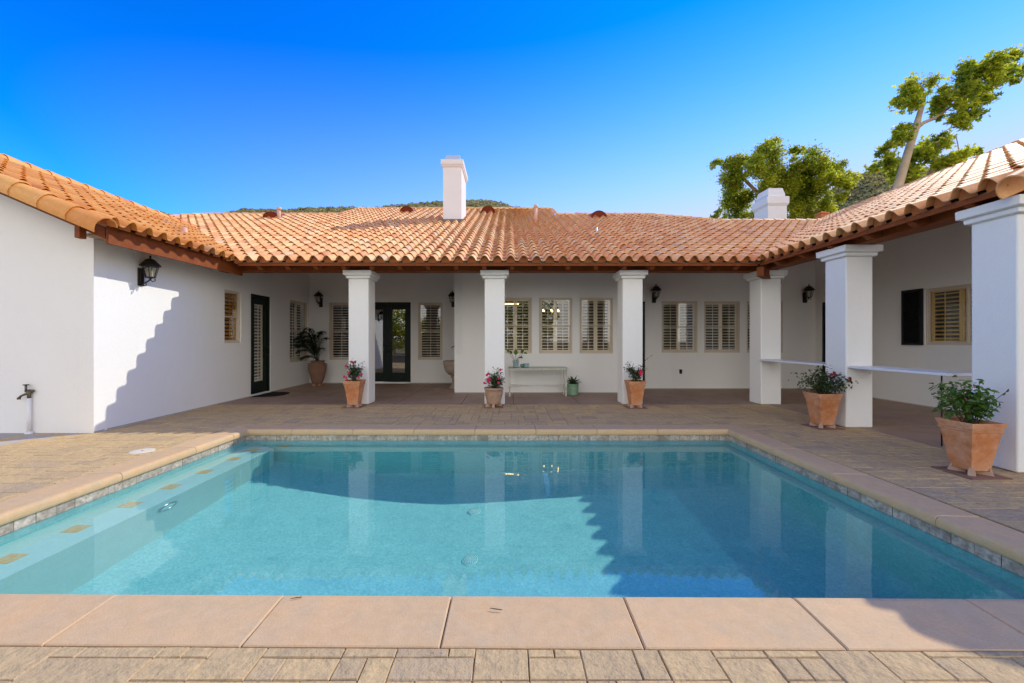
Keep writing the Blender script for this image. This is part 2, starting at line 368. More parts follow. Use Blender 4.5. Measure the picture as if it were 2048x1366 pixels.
coping_side('FL','FR',[4.40-3.06,4.40-2.143,4.40-1.229,4.40-.315,4.40+.616,4.40+1.533,4.40+2.447],4)
o = struct(cop.build('pool_coping', copm))
# mortar under the stones
g = MB(); t_ = .03
for a, b in (('BL','BR'),('FL','BL'),('FR','BR'),('FL','FR')):
    Ao,Bo,Ai,Bi = [Vector((*q,0)) for q in (OUT[a],OUT[b],IN[a],IN[b])]
    ca, cb = (Ai-Ao)*.88, (Bi-Bo)*.88
    g.prism([(p.x,p.y) for p in (Ao+(Ai-Ao)*.02, Bo+(Bi-Bo)*.02, Bo+cb, Ao+ca)], -.3, -.008)
struct(g.build('coping_mortar', jointm))
# ---- pool shell
ov = .035
WI = {'BL':(-4.07-ov,6.22+ov),'BR':(3.41+ov,6.22+ov),'FR':(3.37+ov,2.165-ov),'FL':(-4.03-ov,2.225-ov)}
def depth(x, y):
    u = (x+.4)/4; v = (y-4.2)/2.2
    k = ((x+.8)/3.2)**2*.50 if x < -.8 else ((x+.8)/4.2)*.34
    wl = min(x+4.2, 3.45-x, 6.3-y, y-2.1); cove = 0 if wl > .35 else .35-math.sqrt(max(0,.35**2-(.35-max(0,wl))**2))
    return -.18-1.60+k+cove
g = MB(); g.smooth = True
xs = [-4.2+i*(3.6+4.2)/120 for i in range(121)]; ys = [2.0+i*4.4/72 for i in range(73)]
g.add([(x,y,depth(x,y)) for y in ys for x in xs], [(j*121+i,j*121+i+1,(j+1)*121+i+1,(j+1)*121+i) for j in range(72) for i in range(120)])
g.smooth = False
ring = ['FL','FR','BR','BL']
for k in range(4):
    a, b = WI[ring[k]], WI[ring[(k+1)%4]]
    g.add([(a[0],a[1],-1.8),(b[0],b[1],-1.8),(b[0],b[1],-.19),(a[0],a[1],-.19)], [(0,1,2,3)])
shell = struct(g.build('pool_shell', plaster))
g = MB(); g.prism([(-4.2,2.0),(-3.52,2.0),(-3.53,6.0),(-3.8,6.15),(-3.9,6.4),(-4.2,6.4)], -1.8, -.45)
g.build('bench', benchm, parent=shell)
g = MB(); g.prism([(-3.8,6.13),(3.6,6.13),(3.6,6.4),(-3.8,6.4)], -1.8, -.5)
g.prism([(3.30,2.0),(3.6,2.0),(3.6,6.13),(3.30,6.13)], -1.8, -.5)
g.build('ledge', plaster, parent=shell)
# waterline tiles (parts of the shell)
g = MB(); rnd = random.Random(5)
for k in range(4):
    a = Vector((*WI[ring[k]],0)); b = Vector((*WI[ring[(k+1)%4]],0)); d = (b-a); Lh = d.length; d.normalize(); n = Vector((-d.y,d.x,0))
    nn = int(Lh/.155)
    for i in range(nn):
        s0 = Lh*i/nn+.0015; s1 = Lh*(i+1)/nn-.0015; g.cur = rnd.random(); e = .006+rnd.uniform(0,.004)
        p, q = a+d*s0+n*e, a+d*s1+n*e
        g.add([(p.x,p.y,-.198),(q.x,q.y,-.198),(q.x,q.y,-.086),(p.x,p.y,-.086)], [(0,1,2,3)])
o = g.build('waterline_tile', ptile, parent=shell)
for y in (2.55,3.03,3.50,4.0,4.48,4.97,5.5,5.93):
    g = MB(); g.box(-3.86,-3.71,y-.07,y+.07,-.456,-.446); g.build('bench_trim_tile', trimt, parent=shell)
g = MB(); g.box(-3.55,-3.40,6.14,6.24,-.506,-.495); g.build('bench_trim_tile', trimt, parent=shell)
# water surface
g = MB(); g.smooth = True; NX_, NY_ = 200, 112
def rip(x, y): return -.168+.0009*noise.noise(Vector((x*1.6,y*2.2,3.1)))+.00035*noise.noise(Vector((x*4.5,y*5.5,7.7)))
g.add([(x,y,rip(x,y)) for y in [2.05+4.31*j/NY_ for j in range(NY_+1)] for x in [-4.2+7.75*i/NX_ for i in range(NX_+1)]],
      [(j*(NX_+1)+i,j*(NX_+1)+i+1,(j+1)*(NX_+1)+i+1,(j+1)*(NX_+1)+i) for j in range(NY_) for i in range(NX_)]); wo_ = struct(g.build('pool_water', waterm)); wo_.cycles.is_caustics_caster = True; sun_d.cycles.is_caustics_light = True
for o_ in [shell]+list(shell.children): o_.cycles.is_caustics_receiver = True
# drains
def drain(x, y, lab):
    t = tag(empty('pool_drain', (x,y,depth(x,y))), lab, 'pool drain', 'main drains on the pool floor')
    g = MB(); g.lathe([(.0,.022),(.05,.021),(.075,.014),(.088,.0)], n=32); g.build('drain_cover', drainm, t)
    g = MB()
    for r_, k_ in ((.018,6),(.034,11),(.050,16),(.066,21)):
        for i in range(k_):
            a = 2*math.pi*i/k_; g.lathe([(0,.0245-.1*max(0,r_-.05)),(.0042,.0243-.1*max(0,r_-.05)),(.0042,.018)], c=(r_*math.cos(a), r_*math.sin(a), 0), n=6)
    g.build('drain_slot', flash, t)
    for c_ in t.children: c_.cycles.is_caustics_receiver = True
drain(-.44,5.03,'round white pool drain cover on the pool floor, the one nearer the house')
drain(-.40,4.12,'round white pool drain cover on the pool floor, the one nearer the front coping')
pl = tag(empty('pool_light', (-3.523,4.13,-.68), R(90)), 'round underwater pool light with steel ring on left bench riser', 'pool light')
Msc = Matrix.Scale(1.35,4,(1,0,0)) @ Matrix.Rotation(R(90),4,'X')
g = MB(); g.lathe([(.062,.006),(.066,.016),(.082,.014),(.088,.0)], n=28, M=Msc); g.build('ring', chrome, pl)
g = MB(); g.lathe([(0,.016),(.03,.014),(.064,.007)], n=28, M=Msc); g.build('lens', drainm, pl)
for c_ in pl.children: c_.cycles.is_caustics_receiver = True
# skimmer lid, little drain, twigs
t = tag(empty('skimmer_lid', (-4.62,5.04,0)), 'round cream skimmer lid set in the sunlit pavers left of the pool', 'skimmer lid')
g = MB(); g.lathe([(.0,.007),(.10,.007),(.125,.004),(.13,-.002)], n=36); g.build('lid', lidm, t)
g = MB(); g.lathe([(.0,.0085),(.012,.0085),(.012,.006)], n=10); g.build('finger_hole', flash, t)
g = MB(); g.lathe([(.0,.004),(.03,.004),(.033,-.001)], n=18)
tag(g.build('deck_drain', chrome, loc=(4.5,5.32,0)), 'tiny grey deck drain in the shaded pavers right of the pool', 'deck drain')
def twig(loc, pts, lab):
    g = MB(); g.tube(pts, [.0012,.0025,.002,.001][:len(pts)], n=5); tag(g.build('twig', stemm, loc=loc), lab, 'twig')
twig((-1.15,2.14,.012), [(-.02,.0,.004),(.01,.006,.006),(.035,.016,.003)], 'small curled twig lying on front coping left of the middle')
twig((-.07,2.05,.014), [(-.03,.012,.004),(0,.004,.005),(.035,.0,.003)], 'small straight dark twig lying on the middle front coping stone')

# ================================================================== HOUSE
PITCH = .43; ZE = 3.0
house = tag(empty('house', (0,8.2,0)), 'white stucco courtyard house with terracotta tile roof and porch columns', 'house')
HP = Vector((0,8.2,0))
class HB(MB):                                   # builds in world coordinates, parented to the house empty
    def build(s, name, mats, parent=None, bevel=0, seg=2, loc=None):
        s.v = [(x-HP.x, y-HP.y, z-HP.z) for x,y,z in s.v]
        return MB.build(s, name, mats, house, bevel, seg)
# ---- walls with openings, local frame: x along, y into the wall
def wall(origin, rz, length, z1, holes, th=.22, z0=-.05, name='wall'):
    M = Matrix.Translation((*origin,0)) @ Matrix.Rotation(rz,4,'Z')
    g = HB(); xs = sorted({0,length,*[h[0] for h in holes],*[h[1] for h in holes]}); zs = sorted({z0,z1,*[h[2] for h in holes],*[h[3] for h in holes]})
    for i in range(len(xs)-1):
        for j in range(len(zs)-1):
            cx_, cz = (xs[i]+xs[i+1])/2, (zs[j]+zs[j+1])/2
            if any(h[0] < cx_ < h[1] and h[2] < cz < h[3] for h in holes): continue
            for y, fl in ((0,0),(th,1)):
                g.mi = fl
                P = [M @ Vector(p) for p in ((xs[i],y,zs[j]),(xs[i+1],y,zs[j]),(xs[i+1],y,zs[j+1]),(xs[i],y,zs[j+1]))]
                g.add(P, [(3,2,1,0) if fl else (0,1,2,3)])
    g.mi = 0
    for (a,b,c,d) in holes:
        for P in (((a,0,c),(a,th,c),(a,th,d),(a,0,d)),((b,th,c),(b,0,c),(b,0,d),(b,th,d)),((a,0,d),(a,th,d),(b,th,d),(b,0,d)),((a,th,c),(a,0,c),(b,0,c),(b,th,c))):
            g.add([M @ Vector(p) for p in P], [(0,1,2,3)])
    for P in (((0,0,z0),(0,th,z0),(0,th,z1),(0,0,z1)),((length,th,z0),(length,0,z0),(length,0,z1),(length,th,z1)),((0,0,z1),(length,0,z1),(length,th,z1),(0,th,z1))):
        g.add([M @ Vector(p) for p in P], [(0,1,2,3)])
    g.build(name, [stucco, roomd])
    return M
LRZ = R(90)+math.atan2(.19,6.88)
WL = wall((-6.25,6.02), LRZ, 6.90, 3.15, [(2.88,3.46,1.33,2.53),(3.83,4.68,.0,2.55),(5.68,6.76,.74,2.58)])
WA = wall((-6.44,12.9), 0, 5.2, 4.9, [(.63,1.41,.76,2.61),(1.74,3.27,.0,2.62),(3.51,4.29,.76,2.61)])
WB = wall((-1.44,10.55), 0, 4.5, 3.9, [(1.163,2.043,1.044,2.52),(2.231,3.111,1.044,2.52),(3.304,4.184,1.044,2.52)])
WC = wall((3.06,11.43), 0, 5.69, 4.25, [(.0+.02,.83,.0,2.50),(1.302,2.332,1.04,2.51),(2.518,3.548,1.04,2.51),(3.736,4.766,1.04,2.51)])
WR = wall((8.75,11.43), R(-90), 8.2, 4.4, [(.23,1.13,.0,2.45),(3.01,4.8,1.30,2.47)])
wall((-1.44,12.9), R(-90), 2.35, 3.9, [])      # west return of the projecting bay
g = HB(); g.box(3.06-.2,3.06,10.56,11.6,0,3.9); g.build('wall', stucco)
M_ = WL; g = HB()                               # upper part of left wall beneath the porch roof
P = [M_ @ Vector(p) for p in ((3.1,.002,3.15),(6.9,.002,3.15),(6.9,.002,4.92),(3.1,.002,3.3))]
P2 = [M_ @ Vector(p) for p in ((3.1,.2,3.15),(6.9,.2,3.15),(6.9,.2,4.92),(3.1,.2,3.3))]
g.add(P+P2, [(0,1,2,3),(7,6,5,4),(3,2,6,7),(0,3,7,4),(2,1,5,6)]); g.build('wall', stucco)
# left gable wall
def zl(x): return ZE+PITCH*(-5.59-x) if x > -9.9 else ZE+PITCH*4.31-PITCH*(-9.9-x)
g = HB(); pts = [(-6.2505,-.05),(-6.2505,zl(-6.25)-.10),(-9.9,zl(-9.9)-.10),(-13.6,zl(-13.6)-.10),(-13.6,-.05)]
n_ = len(pts); g.add([(x,6.02,z) for x,z in pts]+[(x,6.22,z) for x,z in pts], [tuple(range(n_-1,-1,-1)), tuple(range(n_,2*n_))]+[(i,(i+1)%n_,n_+(i+1)%n_,n_+i) for i in range(n_)])
g.build('wall', stucco)
# right gable (front of right wing, out of frame but shades the gallery end) and rear closure
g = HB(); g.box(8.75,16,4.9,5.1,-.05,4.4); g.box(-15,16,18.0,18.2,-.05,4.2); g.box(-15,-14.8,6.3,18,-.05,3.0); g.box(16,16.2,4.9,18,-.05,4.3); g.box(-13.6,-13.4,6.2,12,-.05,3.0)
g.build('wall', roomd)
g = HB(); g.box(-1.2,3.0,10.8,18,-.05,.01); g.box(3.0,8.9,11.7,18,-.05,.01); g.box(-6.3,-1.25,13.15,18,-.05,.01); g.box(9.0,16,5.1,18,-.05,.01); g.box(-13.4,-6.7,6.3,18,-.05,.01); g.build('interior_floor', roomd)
# dark base screed line
g = HB(); 
for M, L in ((WL,6.9),(WA,5.0),(WB,4.5),(WC,5.69),(WR,7.5)):
    g.box(.0,L,-.004,.0,.004,.022,M)
g.build('weep_screed', concm)

# ---- roof decks
def zb(x,y): return ZE+PITCH*(y-8.2)
def zr(x,y): return ZE+PITCH*(x-5.12)
def zlf(x,y): return ZE+PITCH*(-5.59-x)
def deck(poly, zf, top=-.03, th=.04, name='roof_deck'):
    g = HB(); n = len(poly)
    g.add([(x,y,zf(x,y)+top) for x,y in poly]+[(x,y,zf(x,y)+top-th) for x,y in poly], [tuple(range(n)), tuple(range(2*n-1,n-1,-1))]+[(i,n+i,n+(i+1)%n,(i+1)%n) for i in range(n)])
    return g.build(name, woodd)
deck([(-5.70,8.33),(5.25,8.33),(10.97,14.05),(7.45,14.05),(5.45,16.05),(1.9,16.05),(1.9,18.3),(-6.8,18.3),(-6.8,16.05),(-12.16,16.05),(-15,13.2),(-13.4,9.05),(-9.9,12.55)], zb)
deck([(-5.83,5.78),(-5.83,8.48),(-9.9,12.55),(-9.9,5.6)], zlf)
deck([(-9.9,5.6),(-9.9,12.55),(-14.2,8.3),(-14.2,5.6)], lambda x,y: ZE+PITCH*4.31-PITCH*(-9.9-x))
deck([(5.24,4.26),(12.5,4.26),(12.5,17.2),(11.2,17.2),(10.97,14.05),(5.24,8.32)], zr)
deck([(12.5,4.12),(19,4.12),(19,17.2),(12.5,17.2)], lambda x,y: zr(12.5,0)-PITCH*(x-12.5))
deck([(-6.8,18.3),(1.9,18.3),(1.9,23),(-6.8,23)], lambda x,y: zb(0,18.3)-PITCH*(y-18.3))
deck([(-12.16,16.05),(-6.8,16.05),(-6.8,20),(-12.16,20)], lambda x,y: zb(0,16.05)-PITCH*(y-16.05))
deck([(1.9,16.05),(5.45,16.05),(5.45,20),(1.9,20)], lambda x,y: zb(0,16.05)-PITCH*(y-16.05))
deck([(7.45,14.05),(11.6,14.05),(11.6,19),(7.45,19)], lambda x,y: zb(0,14.05)-PITCH*(y-14.05))
deck([(5.45,16.05),(7.45,14.05),(10,19),(5.45,20)], lambda x,y: zb(0,16.05)-PITCH*max(x-5.45,y-16.05), name='roof_deck')

# ---- S tiles
TW, TE = .268, .355
CN = math.sqrt(1+PITCH*PITCH)
prof_t = []
for i in range(9): a = i/8; prof_t.append((a*.185, .094*math.sin(math.pi*a)**.8 if 0 < a < 1 else 0.0))
prof_t += [(.205,-.009),(.228,-.012),(.25,-.008),(TW+.004,.004)]
def tiles(name, mt, org, U, up, nu, ns, keep, seed, s_off=0):
    """org eave start, U horizontal unit, up horizontal unit uphill"""
    rnd = random.Random(seed); g = HB(); U = Vector(U); V = (Vector(up)+Vector((0,0,PITCH))).normalized(); N = U.cross(V)
    if N.z < 0: N = -N
    org = Vector(org)
    for i in range(nu):
        for j in range(ns):
            c = org+U*((i+.5)*TW)+V*((j+.5)*TE)
            k = keep(c.x, c.y)
            if not k: continue
            du, ds, dn = rnd.uniform(-.004,.004), rnd.uniform(-.010,.010), rnd.uniform(-.002,.004)
            sk = rnd.uniform(-.006,.006)
            base = org+U*(i*TW+du)+V*(j*TE+ds)
            if j == 0: base = org+U*(i*TW+du*.5)
            g.cur = min(1,max(0,rnd.gauss(.48,.23)))
            lo, hi = (.046 if j == 0 else .034)+dn, .0+dn
            A = [base+U*u+N*(h*1.04+lo)+V*(-.02) for u,h in prof_t]
            B = [base+U*(u*.985+.002+sk)+N*(h*.97+hi)+V*(TE+.03) for u,h in prof_t]
            m = len(prof_t); g.smooth = True
            g.add(A+B, [(q,q+1,m+q+1,m+q) for q in range(m-1)])
            Al = [p-N*.014 for p in A]; Bl = [p-N*.014 for p in B]
            if j < 2: g.add(Al+Bl, [(m+q,m+q+1,q+1,q) for q in range(m-1)])
            g.smooth = False
            g.add(A+Al, [(m+q,m+q+1,q+1,q) for q in range(m-1)])
            if i == 0 or i == nu-1: pass
    return g.build(name, mt)
def keep_back(x,y):
    if y-8.2 < (-5.55-x)-.12 and x > -9.9: return False
    if y-8.2 < (x-5.12)-.12: return False
    if x > 7.45: return y < 14.05
    if x > 5.45: return y < 16.05-(x-5.45)
    if x > 1.9: return y < 16.05
    if x > -6.8: return y < 18.3
    if x > -12.16: return y < 16.05
    return y < 16.05-(-12.16-x) and x < -9.9 or y < 16.05-(-12.16-x)
tiles('roof', tile, (-14.8,8.2,ZE), (1,0,0), (0,1,0), 98, 32, lambda x,y: keep_back(x,y) and not (x<-9.9 and y < 12.0), 1)
tiles('roof', tile_l, (-5.66,5.60,ZE+.03), (0,1,0), (-1,0,0), 27, 14, lambda x,y: x > -9.9 and (y-8.2) < (-5.59-x)+.12, 2)
tiles('roof', tile, (5.12,4.16,ZE), (0,1,0), (1,0,0), 50, 23, lambda x,y: x < 12.5 and (y-8.2) < (x-5.12)+.12, 3)
# ridge, hip, rake barrels
def barrels(name, mt, p0, p1, r=.105, ln=.38, a0=-10, a1=190, side=None, seed=1, lift=.02):
    rnd = random.Random(seed); g = HB(); p0, p1 = Vector(p0), Vector(p1); D = (p1-p0); L = D.length; D.normalize()
    S = D.cross(Vector((0,0,1))).normalized(); Un = S.cross(D)
    k = max(1,int(round(L/ln))); st = L/k; n = 10
    for i in range(k):
        g.cur = min(1,max(0,rnd.gauss(.45,.25)))
        c0 = p0+D*(i*st-.03); c1 = p0+D*((i+1)*st+.02)
        rings = []
        for c, rr, lf in ((c0,r*1.06,lift+.014),(c1,r*.93,lift)):
            for rad in (rr, rr-.014):
                rings.append([c+Un*lf+S*(rad*math.cos(R(a0+(a1-a0)*q/n)))+Un*(rad*math.sin(R(a0+(a1-a0)*q/n))) for q in range(n+1)])
        o1, i1, o2, i2 = rings; m = n+1; g.smooth = True
        g.add(o1+o2, [(q,q+1,m+q+1,m+q) for q in range(n)]); g.add(i1+i2, [(m+q,m+q+1,q+1,q) for q in range(n)])
        g.smooth = False; g.add(o1+i1, [(m+q,m+q+1,q+1,q) for q in range(n)]); g.add(o2+i2, [(q,q+1,m+q+1,m+q) for q in range(n)])
        g.add([o1[0],i1[0],o2[0],i2[0],o1[n],i1[n],o2[n],i2[n]], [(0,1,3,2),(4,6,7,5)])
    return g.build(name, mt)
zB = lambda y: ZE+PITCH*(y-8.2)
barrels('ridge_tile', tile, (-6.8,18.3,zB(18.3)), (1.9,18.3,zB(18.3)), seed=1)
barrels('ridge_tile', tile, (-12.16,16.05,zB(16.05)), (-6.8,16.05,zB(16.05)), seed=2)
barrels('ridge_tile', tile, (1.9,16.05,zB(16.05)), (5.45,16.05,zB(16.05)), seed=3)
barrels('hip_tile', tile, (7.45,14.05,zB(14.05)), (5.45,16.05,zB(16.05)), seed=4)
barrels('hip_tile', tile, (-15,13.21,zB(13.21)), (-12.16,16.05,zB(16.05)), seed=5)
barrels('ridge_tile', tile, (7.45,14.05,zB(14.05)), (11.2,14.05,zB(14.05)), seed=6)
barrels('ridge_tile', tile_l, (-9.9,5.6,ZE+PITCH*4.31), (-9.9,12.7,ZE+PITCH*4.31), r=.13, seed=7, lift=.04)
barrels('ridge_tile', tile, (12.5,4.1,zr(12.5,0)), (12.5,17.2,zr(12.5,0)), seed=8)
barrels('rake_tile', tile_l, (-5.62,5.57,ZE+.015), (-9.9,5.57,ZE+PITCH*4.31), r=.15, ln=.42, a0=20, a1=215, seed=9, lift=-.07)
barrels('rake_tile', tile, (12.5,4.04,zr(12.5,0)+.0), (5.08,4.04,ZE), r=.15, ln=.42, a0=-35, a1=160, seed=10, lift=-.07)
barrels('rake_tile', tile, (1.9,16.1,zB(16.1)), (1.9,18.25,zB(18.25)), r=.1, seed=11)
barrels('rake_tile', tile, (-6.8,16.1,zB(16.1)), (-6.8,18.25,zB(18.25)), r=.1, seed=12)
# bird stops behind the first course
g = HB(); m_ = len(prof_t)
def birds(org, U, up, n, ins=.07):
    U = Vector(U); V = (Vector(up)+Vector((0,0,PITCH))).normalized(); N = U.cross(V); N = N if N.z > 0 else -N
    for i in range(n):
        b = Vector(org)+U*i*TW+V*ins
        top = [b+U*u+N*(h+.012) for u,h in prof_t[:9]]; bot = [b+U*u+N*(-.03) for u,h in prof_t[:9]]
        g.add(top+bot, [(9+q,9+q+1,q+1,q) for q in range(8)])
for a_ in (((-14.8+34*TW,8.2,ZE),(1,0,0),(0,1,0),40), ((-5.66,5.60,ZE+.03),(0,1,0),(-1,0,0),10), ((5.12,4.16,ZE),(0,1,0),(1,0,0),15)):
    g = HB(); birds(*a_); g.build('bird_stop', birdm)
# ---- eave boards, rafters, beams
g = HB(); g.box(-5.60,5.14,8.265,8.295,2.935,2.985); g.build('fascia', wood)
g = HB(); g.box(5.185,5.215,4.2,8.27,2.935,2.99); g.build('fascia', wood)
g = HB(); g.box(-5.845,-5.805,5.80,8.72,2.80,3.07); g.build('fascia', wood)
g = HB(); g.box(-6.26,-5.85,5.85,8.72,2.93,2.96); g.build('soffit', woodd)
def rake_board(x0, x1, y, th, h, zf, off):
    g = HB(); a, b = zf(x0,y)-off, zf(x1,y)-off
    g.add([(x0,y,a),(x1,y,b),(x1,y,b-h),(x0,y,a-h),(x0,y+th,a),(x1,y+th,b),(x1,y+th,b-h),(x0,y+th,a-h)], [(0,1,2,3),(7,6,5,4),(0,4,5,1),(3,2,6,7),(0,3,7,4),(1,5,6,2)])
    g.build('rake_board', wood)
rake_board(-9.9,-5.86,5.80,.04,.17,zlf,.08)
g = HB(); g.box(-6.20,-6.12,5.70,5.80,2.86,3.05); g.build('beam_end', wood, bevel=.01)
rake_board(5.3,12.5,4.28,.04,.2,lambda x,y: zr(x,y),.07)
g = HB(); g.box(-6.42,5.72,8.72,8.98,2.90,3.15); g.build('beam', wood, bevel=.008)
g = HB(); g.box(5.45,5.75,4.22,8.70,2.90,3.13); g.build('beam', wood, bevel=.008)
def rafter(p, up, ln, h=.14, wd=.085):
    up = Vector(up); S = Vector((up.y,-up.x,0)); g = HB()
    pr = [(0.0,-.0),(0,-.045),(.035,-.075),(.05,-.10),(.10,-h),(ln,-h),(ln,0)]
    P = []
    for s_ in (-wd/2, wd/2):
        for (a, z) in pr: P.append(Vector(p)+up*a+S*s_+Vector((0,0,PITCH*a+z)))
    n = len(pr); g.add(P, [tuple(range(n)), tuple(range(2*n-1,n-1,-1))]+[(i,n+i,n+(i+1)%n,(i+1)%n) for i in range(n)])
    g.build('rafter', wood)
x = -5.2
while x < 5.0:
    rafter((x,8.30,ZE-.032),(0,1,0), 4.5 if x < -1.6 else 2.2); x += .585
y = 4.55
while y < 8.15:
    rafter((5.22,y,ZE-.032),(1,0,0),3.4); y += .66
S2 = Vector((1,1,0)).normalized()
g = HB()                                         # corner hip/valley rafter end over the corner column
Mv = Matrix.Translation((5.2,8.28,2.72)) @ Matrix.Rotation(R(45),4,'Z')
g.box(0,1.6,-.07,.07,.0,.2,Mv); g.build('valley_beam', wood, bevel=.01)

# ---- columns
def column(x0, x1, yf, dp=.43, top=2.9):
    g = HB(); g.box(x0,x1,yf,yf+dp,0.004,top-.17); c = g.build('column', stucco, bevel=.022, seg=3)
    cx_, cy2, wd = (x0+x1)/2-HP.x, yf+dp/2-HP.y, x1-x0
    g = MB(); g.frustum(cx_,cy2,top-.175,top-.165,wd+.02,wd+.07,dp+.02,dp+.07); g.frustum(cx_,cy2,top-.165,top-.115,wd+.075,wd+.085,dp+.075,dp+.085)
    g.frustum(cx_,cy2,top-.115,top-.10,wd+.085,wd+.165,dp+.085,dp+.165); g.frustum(cx_,cy2,top-.10,top,wd+.17,wd+.175,dp+.17,dp+.175)
    k = g.build('capital', trimw, c, bevel=.008)
column(-3.48,-3.04,8.66); column(-.53,-.09,8.66); column(2.46,2.90,8.66); column(5.445,5.885,8.64)
column(5.36,5.79,6.36); column(5.33,5.76,4.19)
# ---- bar counter between the right-hand columns
g = HB(); g.box(5.385,5.84,6.80,8.63,.955,.99); g.build('bar_counter', counterm, bevel=.005)
g = HB(); g.box(5.385,5.84,4.92,6.352,.955,.99); g.build('bar_counter', counterm, bevel=.005)
g = HB(); g.tube([(5.69,5.26,0),(5.69,5.26,.955)], .008); g.build('counter_post', blackp)

# ---- windows
def sub(parent, g, name, m, bevel=0): return g.build(name, m, parent, bevel)
def wframe(g, x0,x1,z0,z1,y0,y1,t):
    g.box(x0,x0+t,y0,y1,z0,z1); g.box(x1-t,x1,y0,y1,z0,z1); g.box(x0+t,x1-t,y0,y1,z0,z0+t); g.box(x0+t,x1-t,y0,y1,z1-t,z1)
def shutters(win, x0,x1,z0,z1,panels,smat=None,y=.098, div=None, tilt=14, pitch_=.080):
    g = MB(); pw = (x1-x0)/panels
    for k in range(panels):
        a, b = x0+k*pw, x0+(k+1)*pw; t = .05
        segs = [(z0,z1)] if not div else [(z0,div),(div,z1)]
        g.box(a+.002,a+t,y,y+.028,z0,z1); g.box(b-t,b-.002,y,y+.028,z0,z1)
        for (c,d) in segs:
            g.box(a+t,b-t,y,y+.028,c,c+.06); g.box(a+t,b-t,y,y+.028,d-.06,d)
            n = int((d-c-.12)/pitch_)
            for i in range(n):
                z = c+.06+(i+.5)*(d-c-.12)/n
                Ms = Matrix.Translation(((a+b)/2,y+.014,z)) @ Matrix.Rotation(R(tilt),4,'X')
                hw = (b-a)/2-t; g.box(-hw,hw,-.03,.03,-.006,.006,Ms)
            g.box((a+b)/2-.006,(a+b)/2+.006,y-.028,y-.018,c+.05,d-.05)
    return sub(win, g, 'shutter', smat or shutm)
def window(M, x0,x1,z0,z1, kind='hung', panels=2, lab=None, tilt=14, smat=None):
    w_, h_ = x1-x0, z1-z0
    root = MB(); wframe(root,0,w_,0,h_,.02,.13,.035)
    win = root.build('window', frame, house, bevel=.004)
    win.matrix_local = Matrix.Translation(-HP) @ M @ Matrix.Translation((x0,0,z0))
    if lab: win['label'] = lab
    g = MB()
    if kind == 'hung':
        mid = h_*.5
        wframe(g,.035,w_-.035,.035,mid+.012,.06,.09,.03); wframe(g,.036,w_-.036,mid-.018,h_-.035,.035,.06,.026)
        sub(win,g,'sash',frame,.003)
        g = MB(); g.box(.06,w_-.06,.074,.078,.06,mid-.01); g.box(.06,w_-.06,.046,.050,mid,h_-.06); sub(win,g,'glass',glass)
    else:
        mid = w_*.42
        wframe(g,.035,mid+.02,.035,h_-.035,.035,.06,.035); wframe(g,mid-.015,w_-.035,.036,h_-.036,.062,.09,.035)
        sub(win,g,'sash',frame,.003)
        g = MB(); g.box(.06,mid,.046,.05,.06,h_-.06); g.box(mid,w_-.06,.074,.078,.06,h_-.06); sub(win,g,'glass',glass)
    shutters(win,.04,w_-.04,.03,h_-.03,panels,smat,div=None,tilt=tilt)
    return win
window(WL,2.88,3.46,1.33,2.53,panels=1,smat=mat('blind_amber_reflection',(.55,.27,.05),.6,.3),tilt=50,lab='narrow window on the left wing with blinds coloured amber for a garden reflection')  # amber partly stands for the glass reflection, put into the blind colour
window(WL,5.68,6.76,.74,2.58,panels=2,lab='tall window beside the palm urn in the left corner')
window(WA,.63,1.41,.76,2.61,panels=1); window(WA,3.51,4.29,.76,2.61,panels=1)
for h in ((1.163,2.043),(2.231,3.111),(3.304,4.184)): window(WB,*h,1.044,2.52)
for h in ((1.302,2.332),(2.518,3.548),(3.736,4.766)): window(WC,*h,1.04,2.51)
window(WR,3.01,4.8,1.30,2.47,kind='slide',panels=3,tilt=24,smat=mat('blind_golden_reflection',(.85,.62,.22),.6,.3),lab='wide sliding window beside a black shutter')  # golden tone of the slats includes reflected sunlit foliage, painted in
# exterior louvred shutter
g = HB(); wframe(g,2.55,2.99,1.29,2.49,-.045,-.003,.05)
for i in range(26):
    z = 1.36+i*.042; Ms = Matrix.Translation((2.77,-.022,z)) @ Matrix.Rotation(R(-35),4,'X'); g.box(-.17,.17,-.02,.02,-.003,.003,Ms)
g.box(2.6,2.94,-.010,-.004,1.34,2.44); g.v = [tuple(WR @ Vector(p)) for p in g.v]
g.build('exterior_shutter', blackp)
